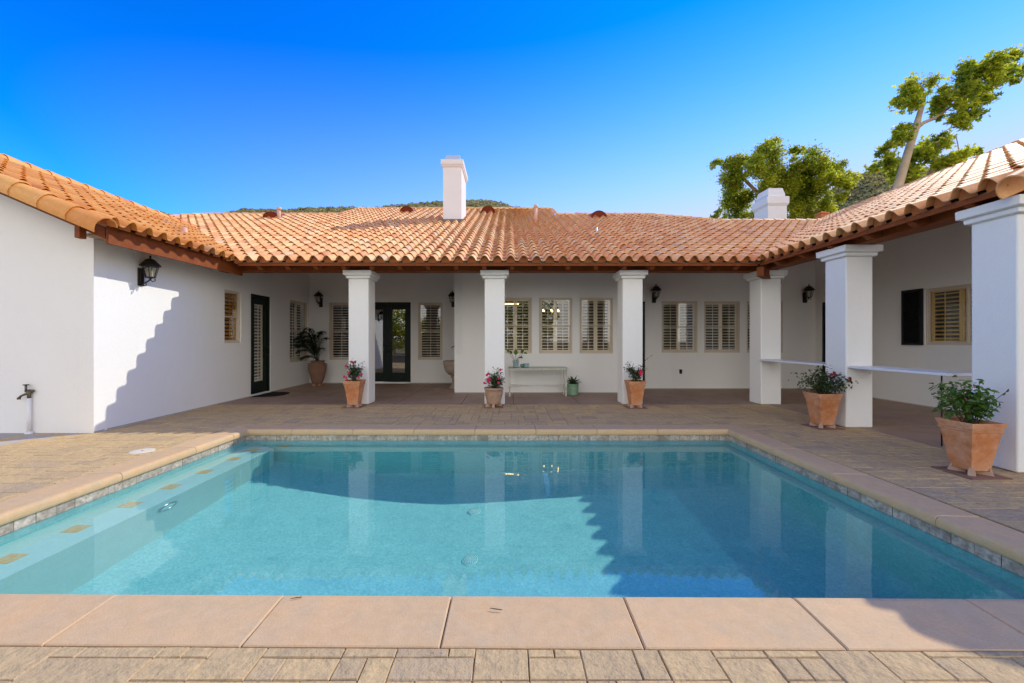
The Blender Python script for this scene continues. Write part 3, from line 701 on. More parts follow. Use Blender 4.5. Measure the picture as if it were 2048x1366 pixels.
# ---- doors
def door(M, x0,x1,z1,leaves=1, m=greendoor, shut=False, lab=None, glassed=True, rec=.05):
    w_ = x1-x0; root = MB(); z0 = .04
    root.box(0,.05,.02,.14,z0,z1); root.box(w_-.05,w_,.02,.14,z0,z1); root.box(.05,w_-.05,.02,.14,z1-.05,z1)
    d = root.build('door', m, house, bevel=.004); d.matrix_local = Matrix.Translation(-HP) @ M @ Matrix.Translation((x0,0,0))
    if lab: d['label'] = lab
    lw = (w_-.1)/leaves
    for k in range(leaves):
        a, b = .052+k*lw, .048+(k+1)*lw; g = MB(); st = .13 if leaves > 1 else .14
        if glassed:
            g.box(a,a+st,rec,rec+.045,z0+.01,z1-.055); g.box(b-st,b,rec,rec+.045,z0+.01,z1-.055)
            g.box(a+st,b-st,rec,rec+.045,z0+.01,.33); g.box(a+st,b-st,rec,rec+.045,z1-.22,z1-.055)
            wframe(g,a+st-.004,b-st+.004,.326,z1-.216,rec-.008,rec+.02,.02)
        else: g.box(a,b,rec,rec+.045,z0+.01,z1-.055)
        sub(d,g,'door_leaf',m,.004)
        if glassed:
            g = MB(); g.box(a+st,b-st,rec+.02,rec+.026,.33,z1-.22); sub(d,g,'glass',glass if shut else doorglass)
            if shut: shutters(d,a+st-.01,b-st+.01,.33,z1-.22,1,y=rec+.05)
    xh = .052+lw+.06 if leaves > 1 else w_-.12
    for zz, rr in ((1.02,.03),(1.22,.024)):
        for xo_ in ((0,-.12) if leaves > 1 else (0,)):
            g = MB(); Mh = Matrix.Translation((xh+xo_,rec-.004,zz)) @ Matrix.Rotation(R(90),4,'X'); g.lathe([(0,.05),(rr*.8,.045),(rr,.03),(rr*.4,.02),(rr*1.1,.01),(rr*1.1,0)],n=14,M=Mh)
            sub(d,g,'handle' if zz < 1.1 else 'deadbolt',iron)
    g = MB(); g.box(0,w_,-.02,.16,.0,.04); sub(d,g,'threshold',trimw,.004)
    return d
door(WL,3.83,4.68,2.55,1,shut=True,lab='dark green glazed door with white blinds on the left wing')
door(WA,1.74,3.27,2.62,2,lab='double dark green French doors')
door(WC,.02,.83,2.50,1,m=blackp,glassed=False)
door(WR,.23,1.13,2.45,1,m=blackp,glassed=False)
# ---- outlets
for M, x, z in ((WC,1.84,.50),(WR,3.36,.45)):
    g = HB(); g.box(x-.035,x+.035,-.03,0,z-.06,z+.06,M); g.build('outlet', blackp, bevel=.004)
# ---- chimneys
def chimney(x0,x1,y0,y1,zb0,zs,zc,zh,hood,lab):
    g = HB(); g.box(x0,x1,y0,y1,zb0,zs); c = g.build('chimney', chim, bevel=.012); c['label'] = lab
    cx_, cy2 = (x0+x1)/2-HP.x, (y0+y1)/2-HP.y; wd, dp = x1-x0, y1-y0
    g = MB(); g.frustum(cx_,cy2,zs-.02,zs+.06,wd+.04,wd+.12,dp+.04,dp+.12); g.frustum(cx_,cy2,zs+.06,zc,wd+.14,wd+.14,dp+.14,dp+.14)
    g.build('chimney_cap', chim, c, bevel=.01)
    g = MB(); g.frustum(cx_,cy2,zc+.12*(hood>1),zh,wd*.92,wd*.74,dp*.9,dp*.75); g.build('hood', whitemetal if hood==1 else chim, c, bevel=.006)
    if hood > 1:
        g = MB(); 
        nb = 7
        for i in range(nb):
            xx = cx_-wd*.43+wd*.86*i/(nb-1); g.box(xx-.015,xx+.015,cy2-dp*.44,cy2+dp*.44,zc,zc+.12)
            yy = cy2-dp*.43+dp*.86*i/(nb-1); g.box(cx_-wd*.44,cx_+wd*.44,yy-.015,yy+.015,zc,zc+.119)
        g.build('spark_screen', whitemetal, c)
    g = MB(); g.box(x0-.16-HP.x,x1+.16-HP.x,y0-.12-HP.y,y0-HP.y+.02,zb(0,y0)-.05,zb(0,y0)+.10); 
    if hood == 1: g.build('flashing', flash, c)
Yc = 14.05
chimney((886-VPX)/F*Yc,(923-VPX)/F*Yc,Yc,Yc+1.45,zb(0,Yc)-.3,1.4+(HOR-333)/F*Yc,1.4+(HOR-320)/F*Yc,1.4+(HOR-306)/F*Yc,1,'tall slim white chimney rising from the middle of the back roof')
Yc = 18.6
chimney((1536-VPX)/F*Yc,(1574-VPX)/F*Yc,Yc,Yc+1.05,3.0,1.4+(HOR-410)/F*Yc,1.4+(HOR-393)/F*Yc,1.4+(HOR-374)/F*Yc,2,'squat white chimney with metal screen behind the right roof')
# ---- roof vents
def rvent(xc, yb):
    # solve roof depth for screen base row yb
    k = (HOR-yb)/F; Y = (PITCH*8.2-(ZE-1.4))/(PITCH-k); X = (xc-VPX)/F*Y; z = zb(0,Y); r = .30
    g = HB(); n = 14; Mx = Matrix.Translation((X,Y,z+.05)); prof = [(r*math.cos(math.pi*i/n), r*.95*math.sin(math.pi*i/n)) for i in range(n+1)]
    A = [Mx @ Vector((a,0,b)) for a,b in prof]; B = [Mx @ Vector((a*.9,1.3,b*.2+.45)) for a,b in prof]
    o1 = len(A); g.smooth = True; g.add(A+B,[(i,i+1,o1+i+1,o1+i) for i in range(n)]); g.smooth = False
    g.cur = .3; v = g.build('roof_vent', redvent)
    g = MB(); off = Vector((X,Y,z+.05))-HP
    for i in range(6):
        zz = .02+i*.045; hw = math.sqrt(max(0,(r*.93)**2-(zz/.95)**2))
        Ms = Matrix.Translation(off+Vector((0,.03,zz))) @ Matrix.Rotation(R(-40),4,'X'); g.box(-hw,hw,-.028,.028,-.004,.004,Ms)
    P = [off+Vector((a*.98,.07,b*.98)) for a,b in prof]; g.add(P,[tuple(range(n+1))]); g.build('louvre', redvent, v)
rvent(540,441); rvent(813,428); rvent(976,427.5); rvent(1198,438.5)
def vpipe(xc, y0, y1, r, cap=True, m=pipepaint, plane='b', X=None, Y=None):
    k = (HOR-y0)/F
    if Y is None:
        Y = (PITCH*8.2-(ZE-1.4))/(PITCH-k); X = (xc-VPX)/F*Y
    z = 1.4+k*Y; z1 = 1.4+(HOR-y1)/F*Y; g = HB(); g.tube([(X,Y,z-.15),(X,Y,z1)], r, n=14); p = g.build('vent_pipe', m)
    g = MB(); 
    if cap:
        g.lathe([(r*.6,.0),(r*1.35,.0),(r*1.35,.10),(r*.6,.10),(0,.10)], c=(X-HP.x,Y-HP.y,z1-.08), n=16); g.build('pipe_cap', m, p)
vpipe(558,440.5,416,.062); vpipe(1071.5,443.5,411,.055); vpipe(1426,450,438,.04,False); vpipe(1193,466,455,.03,False,whitemetal)
vpipe(365,451,438,.05,False); vpipe(368.7,472,455,.055,False,X=-7.18,Y=8.85)
g = HB(); g.box(12.25,12.55,15.7,16.0,6.0,6.42); g.box(12.22,12.58,15.67,16.03,6.36,6.42); g.box(12.3,12.5,15.75,15.95,6.42,6.47); v = g.build('chimney_pot', birdm, bevel=.01)

# ================================================================== LANTERNS
def make_lantern():
    t = empty('wall_lantern')
    g = MB(); g.box(-.055,.055,-.025,-.002,-.20,.10); g.prism([(-.03,-.035),(.03,-.035),(.03,-.02),(-.03,-.02)],-.17,.07); sub(t,g,'backplate',iron,.01)
    g = MB(); g.tube([(0,-.02,-.13),(0,-.07,-.155),(0,-.12,-.13),(0,-.16,-.10),(0,-.17,-.06)], .011, n=8)
    g.tube([(0,-.03,-.17),(0,-.06,-.20),(0,-.10,-.195),(0,-.105,-.165),(0,-.085,-.155)], .008, n=8)
    g.tube([(0,-.17,-.10),(0,-.21,-.125),(0,-.25,-.115),(0,-.255,-.09),(0,-.235,-.085)], .007, n=8)
    g.tube([(0,-.02,.06),(0,-.06,.09),(0,-.10,.115)], .007, n=6)
    sub(t,g,'bracket',iron)
    c = (0,-.17,0)
    g = MB(); n = 6
    rb, rt, zb_, zt = .068,.118,-.055,.135
    for k in range(n):
        a = math.pi/6+2*math.pi*k/n; g.tube([(c[0]+rb*math.cos(a),c[1]+rb*math.sin(a),zb_),(c[0]+rt*math.cos(a),c[1]+rt*math.sin(a),zt)],.006,n=5)
    g.lathe([(.0,-.085),(.012,-.10),(.016,-.085),(.03,-.07),(.078,-.062),(.078,-.05),(.0,-.05)],c=c,n=6)
    g.lathe([(.105,.128),(.125,.130),(.125,.142),(.10,.142)],c=c,n=6)
    sub(t,g,'cage',iron)
    g = MB(); g.lathe([(.148,.138),(.145,.15),(.115,.185),(.088,.215),(.075,.235),(.055,.25),(.03,.262),(.014,.268),(.012,.285),(.02,.297),(.010,.312),(0,.318)],c=c,n=12); g.lathe([(0,.142),(.148,.138)],c=c,n=12)
    sub(t,g,'cap',iron)
    g = MB(); g.lathe([(rb-.003,zb_),(rt-.003,zt)],c=c,n=6); sub(t,g,'glass',lampglass)
    g = MB()
    for q in ((-.025,-.17),(.025,-.17),(0,-.20)): g.tube([(q[0],q[1],-.05),(q[0],q[1],.0)],.009,n=8); g.lathe([(.008,0),(.014,.02),(.010,.045),(0,.07)],c=(q[0],q[1],0),n=8)
    sub(t,g,'bulb',candle)
    return t
lan0 = make_lantern()
lans = [((-6.25-.0214,6.80,2.62), LRZ, 'large dark bronze lantern on left wing wall just under the eave'),
        ((-6.06,12.9,2.66), 0, 'dark lantern in the left porch corner above the palm urn'),
        ((-1.80,12.9,2.66), 0, 'dark lantern beside the projecting bay, above the fountain'),
        ((4.14,11.43,2.66), 0, 'dark lantern right of the third column and left of the porch windows'),
        ((8.44,11.43,2.66), 0, 'dark lantern in the right porch corner above bar counter')]
for i, (loc, rz, lab) in enumerate(lans):
    o = lan0 if i == 0 else copy_tree(lan0)
    o.location = loc; o.rotation_euler = (0,0,rz); tag(o, lab, 'wall lantern', 'wall lanterns of the courtyard')
    if i == 0: o.location = WL @ Vector((.78,0,2.52))

# ================================================================== SMALL THINGS
def sub_soil(t, z, w_, square=True):
    g = MB()
    if square: g.box(-w_/2,w_/2,-w_/2,w_/2,z-.02,z)
    else: g.lathe([(0,z),(w_/2,z-.003)],n=20)
    sub(t,g,'soil',soil)
def square_pot(t, wt=.36, wb=.205, z0=.055, z1=.555, m=terra):
    g = MB(); zi = z1-.085
    wr = wb+(wt-.03-wb)*(zi-z0)/(z1-z0)
    def ring(w_, z): return [(-w_/2,-w_/2,z),(w_/2,-w_/2,z),(w_/2,w_/2,z),(-w_/2,w_/2,z)]
    lv = [(wb,z0),(wr,zi-.012),(wr+.022,zi-.008),(wr+.024,zi+.008),(wr+.012,zi+.014),(wt,z1-.012),(wt,z1),(wt-.03,z1),(wt-.05,z1-.10)]
    V = sum([ring(*l) for l in lv],[]); Fc = [(0,3,2,1)]
    for k in range(len(lv)-1):
        for i in range(4): Fc.append((k*4+i,k*4+(i+1)%4,(k+1)*4+(i+1)%4,(k+1)*4+i))
    g.add(V,Fc); sub(t,g,'pot',m,.006)
    for a in (45,135,225,315):
        g = MB(); Mf = Matrix.Rotation(R(a),4,'Z'); r0 = wb*.58
        g.add([Mf @ Vector(p) for p in ((r0-.09,-.02,0),(r0-.09,.02,0),(r0+.05,.032,0),(r0+.05,-.032,0),(r0-.09,-.02,.052),(r0-.09,.02,.052),(r0+.015,.026,.052),(r0+.015,-.026,.052),(r0+.005,.022,.088),(r0+.025,.022,.088),(r0+.025,-.022,.088),(r0+.005,-.022,.088),(r0+.035,.028,.05),(r0+.035,-.028,.05))],
              [(0,3,2,1),(4,5,6,7),(0,1,5,4),(6,8,11,7),(8,9,10,11),(9,12,13,10),(12,2,3,13),(1,2,12,9,8,6,5),(0,4,7,11,10,13,3)])
        sub(t,g,'pot_foot',footm,.007)
    g = MB(); g.box(-.20,.20,-.20,.20,.0035,.012); sub(t,g,'base_slab',terra3)
    sub_soil(t, z1-.045, wt-.045)
def leaf(g, p, d, up, ln, wd, fold=.25, curl=.15):
    d = d.normalized(); s = d.cross(up)
    if s.length < 1e-3: s = d.orthogonal()
    s.normalize(); u = s.cross(d)
    a = p; m1 = p+d*ln*.35; m2 = p+d*ln*.7-u*ln*curl*.4; tip = p+d*ln-u*ln*curl
    g.add([a, m1+s*wd*.5+u*wd*fold, m1, m1-s*wd*.5+u*wd*fold, m2+s*wd*.38+u*wd*fold*.7, m2, m2-s*wd*.38+u*wd*fold*.7, tip],
          [(0,2,1),(0,3,2),(1,2,5,4),(2,3,6,5),(4,5,7),(5,6,7)])
def rv(rnd, s=1): return Vector((rnd.gauss(0,s),rnd.gauss(0,s),rnd.gauss(0,s)))
def bush(t, base_z, targets, nleaf, lsz, lmat, rnd, stem_r=.004, spread=.07, start=.35, flowers=(), fmat=None, fsz=.04, r0=.05):
    """stems from soil to target points; leaves along stems"""
    g = MB(); h = MB()
    for (x,y,z) in targets:
        b = Vector((rnd.uniform(-r0,r0),rnd.uniform(-r0,r0),base_z-.03)); e = Vector((x,y,z)); mid = (b+e)/2+Vector((rnd.uniform(-.03,.03),rnd.uniform(-.03,.03),.04))
        pts = [b, b*.5+mid*.5, mid, mid*.5+e*.5, e]; g.tube(pts,[stem_r,stem_r*.9,stem_r*.75,stem_r*.6,stem_r*.35],n=5)
        for k in range(nleaf):
            s = start+(1.02-start)*rnd.random(); i = min(3,int(s*4)); f = s*4-i; p = pts[i].lerp(pts[i+1],min(1,f)) + rv(rnd,spread*.45)
            ax = (e-b).normalized(); d = (rv(rnd)+Vector((0,0,.25))).normalized(); d = (d-ax*d.dot(ax)*.5).normalized()
            h.cur = rnd.random(); leaf(h,p,d,(Vector((0,0,1))+rv(rnd,.4)).normalized(),lsz*rnd.uniform(.65,1.25),lsz*rnd.uniform(.42,.6))
    sub(t,g,'stem',stemm); sub(t,h,'foliage',lmat)
    for (x,y,z) in flowers:
        f = MB(); c = Vector((x,y,z)); ax = Vector((rnd.uniform(-.5,.5),-1,rnd.uniform(.0,.6))).normalized(); u = ax.orthogonal().normalized(); v = ax.cross(u)
        for k in range(5):
            a = 2*math.pi*k/5; d = u*math.cos(a)+v*math.sin(a); leaf(f,c,(d+ax*.3),ax,fsz*rnd.uniform(.85,1.1),fsz*.85,.1,.05)
        f.lathe([(0,.0),(.15*fsz,.1*fsz),(0,.3*fsz)],c=tuple(c),n=6)
        sub(t,f,'flower',fmat)
rnd = random.Random(21)
GP = 'terracotta planters beside the columns'
# P1
t = tag(empty('potted_plant',(-3.24,8.39,0)),'square tapered terracotta pot of pink mandevilla by the leftmost column','potted plant',GP)
square_pot(t)
bush(t,.52,[(rnd.uniform(-.13,.15),rnd.uniform(-.12,.12),.52+rnd.uniform(.12,.40)) for _ in range(26)]+[(-.03,0,.97),(.02,0,.93)],20,.052,bushl,rnd,
     flowers=[(-.02,-.10,.945),(-.15,-.06,.86),(-.05,-.15,.72),(-.17,-.1,.64),(.17,-.05,.68),(-.12,-.12,.62),(.12,-.1,.63),(-.16,-.02,.55)],fmat=pinkf,fsz=.036)
# P3
t = tag(empty('potted_plant',(2.62,8.31,0)),'square tapered terracotta pot with one red bloom by the third column','potted plant',GP)
square_pot(t)
bush(t,.52,[(rnd.uniform(-.16,.14),rnd.uniform(-.12,.12),.55+rnd.uniform(.08,.30)) for _ in range(24)]+[(-.12,0,.93),(-.10,.02,.88),(.14,0,.86)],19,.050,bushl,rnd,
     flowers=[(.05,-.16,.78),(.075,-.17,.75),(.06,-.17,.69),(.09,-.15,.73),(.035,-.17,.735)],fmat=pinkf,fsz=.035)
g = MB(); g.tube([(.14,0,.84),(.17,0,.94),(.24,0,1.0),(.33,0,1.07)],.0022,n=4)
for q in ((.17,0,.94),(.2,0,.97),(.24,0,1.0),(.33,0,1.07)): leaf(g,Vector(q),Vector((.6,-.2,.6)),Vector((0,-1,0)),.03,.015)
sub(t,g,'tendril',stemm)
# P2 round
t = tag(empty('potted_plant',(-.32,8.40,0)),'round weathered terracotta pot of red-pink mandevilla by the second column','potted plant',GP)
g = MB(); g.lathe([(.0,.05),(.125,.05),(.145,.10),(.17,.20),(.182,.30),(.187,.355),(.196,.36),(.204,.368),(.204,.398),(.196,.405),(.180,.402),(.175,.34)],n=36); 
for k in range(9):
    a0 = 2*math.pi*k/9
    g.tube([(.176*math.cos(a0+s*.7)*(1+.045*s),.176*math.sin(a0+s*.7)*(1+.045*s),.33-.10*math.sin(math.pi*s)) for s in (0,.25,.5,.75,1)],.007,n=5)
sub(t,g,'pot',terra2)
for a in (30,150,270,210):
    g = MB(); Mf = Matrix.Rotation(R(a),4,'Z'); g.add([Mf @ Vector(p) for p in ((.05,-.03,0),(.05,.03,0),(.20,.035,0),(.20,-.035,0),(.06,-.02,.055),(.06,.02,.055),(.16,.022,.085),(.16,-.022,.085))],[(0,3,2,1),(4,5,6,7),(0,1,5,4),(1,2,6,5),(2,3,7,6),(3,0,4,7)]); sub(t,g,'pot_foot',footm,.008)
g = MB(); g.box(-.20,.20,-.20,.20,.0035,.012); sub(t,g,'base_slab',terra3); sub_soil(t,.375,.36,False)
bush(t,.37,[(rnd.uniform(-.15,.20),rnd.uniform(-.13,.13),.38+rnd.uniform(.10,.34)) for _ in range(28)]+[(.1,0,.78),(0,0,.80)],20,.050,bushl,rnd,
     flowers=[(.14,-.06,.775),(-.19,-.05,.50),(-.10,-.15,.56),(-.085,-.16,.60),(-.12,-.15,.59),(-.11,-.16,.54),(.10,-.15,.52),(.12,-.14,.62),(-.14,-.08,.67),(-.11,-.1,.70)],fmat=pinkf,fsz=.036)
# P4
t = tag(empty('potted_plant',(5.03,6.42,0)),'square terracotta pot of dark rose bush in front of the bar counter','potted plant',GP)
square_pot(t,.37,.215)
tg = []
for _ in range(30):
    a = rnd.uniform(0,6.28); r_ = rnd.uniform(.05,.30); tg.append((r_*math.cos(a),r_*math.sin(a)*.8,.56+rnd.uniform(.10,.42)*(1-.5*r_)))
tg += [(.40,-.05,.74),(.45,-.05,.72),(-.40,-.02,.72),(-.36,.05,.80),(0.05,0,.97)]
bush(t,.52,tg,24,.052,bushl,rnd,spread=.10,start=.4,flowers=[(.37,-.08,.79),(.36,-.09,.76),(.02,-.2,.87),(-.02,-.2,.86),(.05,-.2,.85)],fmat=redf,fsz=.035)
# P5
t = tag(empty('potted_plant',(4.84,4.20,0)),'large square terracotta pot with bright green leafy shrub by the nearest column','potted plant',GP)
square_pot(t,.36,.20)
tg = [(rnd.uniform(-.30,-.02),rnd.uniform(-.15,.15),.56+rnd.uniform(.12,.36)) for _ in range(11)]+[(rnd.uniform(.02,.20),rnd.uniform(-.15,.15),.56+rnd.uniform(.10,.34)) for _ in range(13)]+[(-.33,-.05,.88),(-.12,0,.96),(.10,0,.94)]
bush(t,.52,tg,20,.070,bushb,rnd,spread=.085,start=.45,flowers=[(-.22,-.15,.80),(-.15,-.16,.93)],fmat=redf,fsz=.022)
g = MB()
for pts in ([(.1,0,.62),(.2,0,.72),(.33,0,.82),(.37,0,.85)],[(.1,0,.56),(.2,0,.63),(.30,0,.70)]):
    g.tube(pts,.0025,n=4)
    for q in pts[1:]: leaf(g,Vector(q),Vector((rnd.uniform(-.3,1),-.3,.7)),Vector((0,-1,0)),.05,.025)
sub(t,g,'shoot',stemm)
# palm in urn
t = tag(empty('potted_palm',(-5.90,12.32,0)),'tall brown clay urn with dark drooping palm in the left porch corner','potted palm')
g = MB(); g.lathe([(0,.05),(.13,.05),(.15,.09),(.20,.25),(.245,.43),(.26,.55),(.245,.62),(.20,.675),(.175,.70),(.185,.73),(.215,.745),(.215,.765),(.19,.765),(.165,.74),(.16,.68)],n=36)
for s_ in (-1,1): g.tube([(s_*.25,0,.58),(s_*.285,0,.62),(s_*.27,0,.67),(s_*.21,0,.69)],.014,n=8)
sub(t,g,'pot',terra3)
for a in (40,140,220,320):
    g = MB(); g.box(.05,.15,-.03,.03,0,.055,Matrix.Rotation(R(a),4,'Z')); sub(t,g,'pot_foot',terra,.008)
sub_soil(t,.72,.34,False)
rnd = random.Random(5)
fr = [(-.62,-.1,.55,.45),(-.75,-.3,.75,.1),(-.5,-.2,1.0,-.1),(-.35,-.3,1.1,0),(-.2,-.1,1.05,.15),(.15,-.1,1.05,.2),(.38,-.15,.85,.25),(.05,-.2,.95,.1),(-.45,-.35,.55,-.45),(-.3,-.45,.35,-.6),(.22,-.2,.55,-.1),(-.1,-.4,.75,-.2),(-.62,.05,.85,-.2),(-.25,.15,1.0,.1),(-.7,-.15,.95,-.25),(-.42,-.1,.85,-.35)]
fr += [(-.55,-.25,.9,.0),(-.3,-.2,1.25,.05),(-.15,-.25,1.2,.1),(-.5,-.05,1.15,-.1),(.25,-.15,1.1,.15),(-.65,-.2,.6,.2),(-.4,-.35,.7,-.2),(-.5,-.3,.65,-.1),(-.2,-.3,.8,.2),(-.35,-.1,.9,.3)]
for (x,y,z,c) in fr:
    g = MB(); b = Vector((rnd.uniform(-.05,.05),rnd.uniform(-.05,.05),.68)); e = Vector((x,y,.72+z*.8+c*.25)); ctl = Vector((x*.35,y*.35,.72+z*1.05)); pts = []
    if e.z < .3: e.z = .3
    for i in range(11): s = i/10; pts.append(b*(1-s)**2+ctl*2*s*(1-s)+e*s*s)
    pts = [Vector((p.x,min(p.y,.45),p.z)) for p in pts]
    g.tube(pts,[.007-.0005*i for i in range(11)],n=5)
    for i in range(3,11):
        d = (pts[min(i+1,10)]-pts[i-1]).normalized(); s_ = d.cross(Vector((0,0,1))).normalized()
        for off in (0,.5):
            pp = pts[i-1].lerp(pts[i],off)
            for sg in (-1,1):
                g.cur = rnd.random(); leaf(g,pp,s_*sg*.8+d*.75-Vector((0,0,.12)),Vector((0,0,1)),.20*(1-.45*abs(i-6)/6)*rnd.uniform(.9,1.3),.036,.2,.3)
    sub(t,g,'frond',darkl)
# agave in green pot
t = tag(empty('potted_agave',(1.63,10.22,0)),'spiky agave in a green ribbed pot beside the console table','potted plant')
g = MB(); g.lathe([(0,0),(.128,0),(.138,.02),(.140,.07),(.136,.075),(.141,.08),(.141,.13),(.137,.135),(.142,.14),(.142,.20),(.138,.205),(.143,.21),(.145,.27),(.147,.285),(.134,.285),(.13,.24)],n=32); sub(t,g,'pot',greenp); sub_soil(t,.262,.265,False)
g = MB()
for k in range(22):
    a = k*2.4; el = .25+.95*k/22; g.cur = rnd.random(); d = Vector((math.cos(a)*math.cos(el),math.sin(a)*math.cos(el),math.sin(el))); leaf(g,Vector((0,0,.26)),d,Vector((0,0,1)),.26*rnd.uniform(.85,1.1),.055,.35,.05)
sub(t,g,'foliage',agavel)
# console table
t = tag(empty('console_table',(.715,10.13,0)),'cream metal console table with glass top below the bay windows','console table')
g = MB()
W2, D2 = .70, .21
for sx in (-1,1):
    for sy in (-1,1):
        g = MB(); x_, y_ = sx*W2, sy*D2
        g.lathe([(0,0),(.024,0),(.028,.012),(.020,.03),(.026,.045),(.024,.055),(.0175,.065),(.0175,.22),(.024,.225),(.024,.255),(.0175,.26),(.0175,.63),(.028,.64),(.032,.665),(.026,.69),(.026,.705),(0,.705)],c=(x_,y_,0),n=14); sub(t,g,'leg',tabm)
g = MB(); g.box(-W2,W2,-D2-.010,-D2+.010,.668,.702); g.box(-W2,W2,D2-.010,D2+.010,.668,.702); g.box(-W2-.01,-W2+.01,-D2,D2,.668,.702); g.box(W2-.01,W2+.01,-D2,D2,.668,.702); sub(t,g,'apron',tabm,.003)
g = MB(); 
for s_ in (-1,1): g.tube([(-W2,s_*D2,.24),(-.35,s_*.12,.245),(-.10,s_*.03,.25),(0,s_*.022,.25),(.10,s_*.03,.25),(.35,s_*.12,.245),(W2,s_*D2,.24)],.009,n=8)
for sx in (-1,1): g.tube([(sx*W2,-D2,.24),(sx*W2,D2,.24)],.009,n=8); g.lathe([(0,-.02),(.016,0),(0,.02)],c=(sx*.42,-.135,.245),n=10)
sub(t,g,'stretcher',tabm)
g = MB(); g.box(-W2-.03,W2+.03,-D2-.03,D2+.03,.7055,.717); sub(t,g,'glass_top',glassmat('table_glass',.10,(.55,.68,.64)),.002)
# plant on table
t = tag(empty('small_potted_plant',(.17,10.10,.717)),'small pale blue pot with broad green leaves on the console table','potted plant')
g = MB(); g.lathe([(0,0),(.062,0),(.066,.01),(.076,.13),(.088,.135),(.090,.165),(.08,.165),(.074,.13)],n=28); sub(t,g,'pot',bluep); sub_soil(t,.145,.145,False)
g = MB()
for (x,y,z,ln,wd,dz) in ((.0,0,.30,.17,.11,.9),(.10,-.02,.25,.15,.085,-.15),(-.12,0,.33,.13,.08,.3),(.16,.05,.34,.16,.09,.5),(-.2,.03,.36,.13,.07,.5),(.24,.02,.36,.12,.06,-.2)):
    g.mi = 1; g.tube([(0,0,.14),(x*.4,y,.22),(x*.8,y,z)],.004,n=5); g.mi = 0
    g.cur = rnd.random(); leaf(g,Vector((x*.8,y,z)),Vector((x+.01,-.15,dz*.4+.05)),Vector((0,-.8,.6)),ln,wd,.12,.1)
g.build('foliage',[bushb,stemm],t)
jarm = glassmat('jar_glass',.10,(.70,.80,.80))
t = tag(empty('glass_jar',(.33,10.06,.760)),'small clear glass jar lying on its side on the console table','jar')
Mj = Matrix.Rotation(R(65),4,'Z') @ Matrix.Rotation(R(90),4,'Y')
g = MB(); g.lathe([(0,-.05),(.040,-.05),(.043,-.03),(.043,.03),(.034,.045),(.034,.055),(.030,.055),(.030,.045),(.038,.03),(.038,-.045),(0,-.045)],n=22,M=Mj); sub(t,g,'body',jarm)
g = MB(); g.lathe([(0,.064),(.036,.064),(.036,.050)],n=22,M=Mj); sub(t,g,'lid',whitemetal)
t = tag(empty('glass_dish',(.43,10.12,.717)),'small pale glass dish standing beside the lying jar','dish')
g = MB(); g.lathe([(0,0),(.06,0),(.066,.01),(.076,.085),(.080,.09),(.075,.09),(.062,.015),(0,.010)],n=26); sub(t,g,'bowl',bluep)
# fountain
t = tag(empty('wall_fountain',(-1.50,11.55,0)),'cast stone pedestal basin with wall spout half hidden by the bay','fountain')
g = MB(); g.lathe([(0,.62),(.34,.66),(.385,.685),(.40,.72),(.385,.75),(.40,.775),(.392,.80),(.36,.80),(.34,.75),(.30,.72),(0,.70)],n=40)
g.lathe([(.38,.70),(.37,.60),(.33,.50),(.26,.42),(.17,.37),(.15,.35)],n=40); sub(t,g,'basin',stone)
g = MB(); g.lathe([(.15,.36),(.185,.345),(.185,.315),(.15,.30),(.135,.22),(.15,.12),(.185,.08),(.19,.05),(.215,.045),(.215,.0)],n=36); sub(t,g,'pedestal',stone)
g = MB(); g.tube([(.04,0,1.20),(-.06,0,1.215),(-.12,0,1.21),(-.15,0,1.19),(-.155,0,1.16)],.012,n=8); g.lathe([(.0,.0),(.045,.01),(.05,.08),(.03,.14),(.045,.17),(.02,.21),(0,.22)],c=(.05,0,1.17),n=10)
sub(t,g,'spout',iron)
g = MB(); g.lathe([(0,.010),(.66,.010),(.67,.0035)],n=48); sub(t,g,'base_disc',slabm)
for v in ():pass
# doormat
g = MB(); g.prism([(-6.33,9.80),(-6.02,9.80),(-5.80,9.92),(-5.72,10.1),(-5.72,10.4),(-5.80,10.58),(-6.02,10.7),(-6.34,10.7)],.003,.016)
tag(g.build('doormat',rubber),'black rounded doormat in front of the left wing green door','doormat')
# garden tap
t = tag(empty('garden_tap',(-7.18,6.02,0)),'brass garden tap above a white pipe on the left gable wall','garden tap')
g = MB(); g.tube([(0,-.035,-.02),(0,-.035,.53)],.025,n=16); g.lathe([(.045,0),(.045,.03),(.03,.035)],c=(0,-.035,0),n=14); sub(t,g,'pipe',pvc)
g = MB(); g.tube([(0,-.035,.52),(0,-.035,.66)],.022,n=10); g.lathe([(.034,0),(.036,.03),(.030,.035)],c=(0,-.035,.60),n=8); g.tube([(.0,-.035,.60),(-.04,-.05,.59),(-.08,-.065,.57),(-.11,-.07,.535)],[.020,.018,.015,.015],n=10)
g.tube([(-.03,-.05,.62),(-.03,-.05,.73)],.014,n=8); g.tube([(.0,-.03,.64),(.06,-.03,.64)],.018,n=8); g.lathe([(.021,0),(.021,.03)],c=(-.11,-.07,.515),n=8); sub(t,g,'valve',mat('aged_brass',(.16,.13,.09),.5,.5,metal=.7,var=(30,(.10,.08,.06),.7)))
g = MB(); g.lathe([(.030,.0),(.038,.006),(.030,.012)],c=(-.03,-.05,.725),n=18)
for k in range(3): a = k*math.pi/3; g.tube([(-.03-.034*math.cos(a),-.05-.034*math.sin(a),.731),(-.03+.034*math.cos(a),-.05+.034*math.sin(a),.731)],.004,n=5)
sub(t,g,'handwheel',iron)
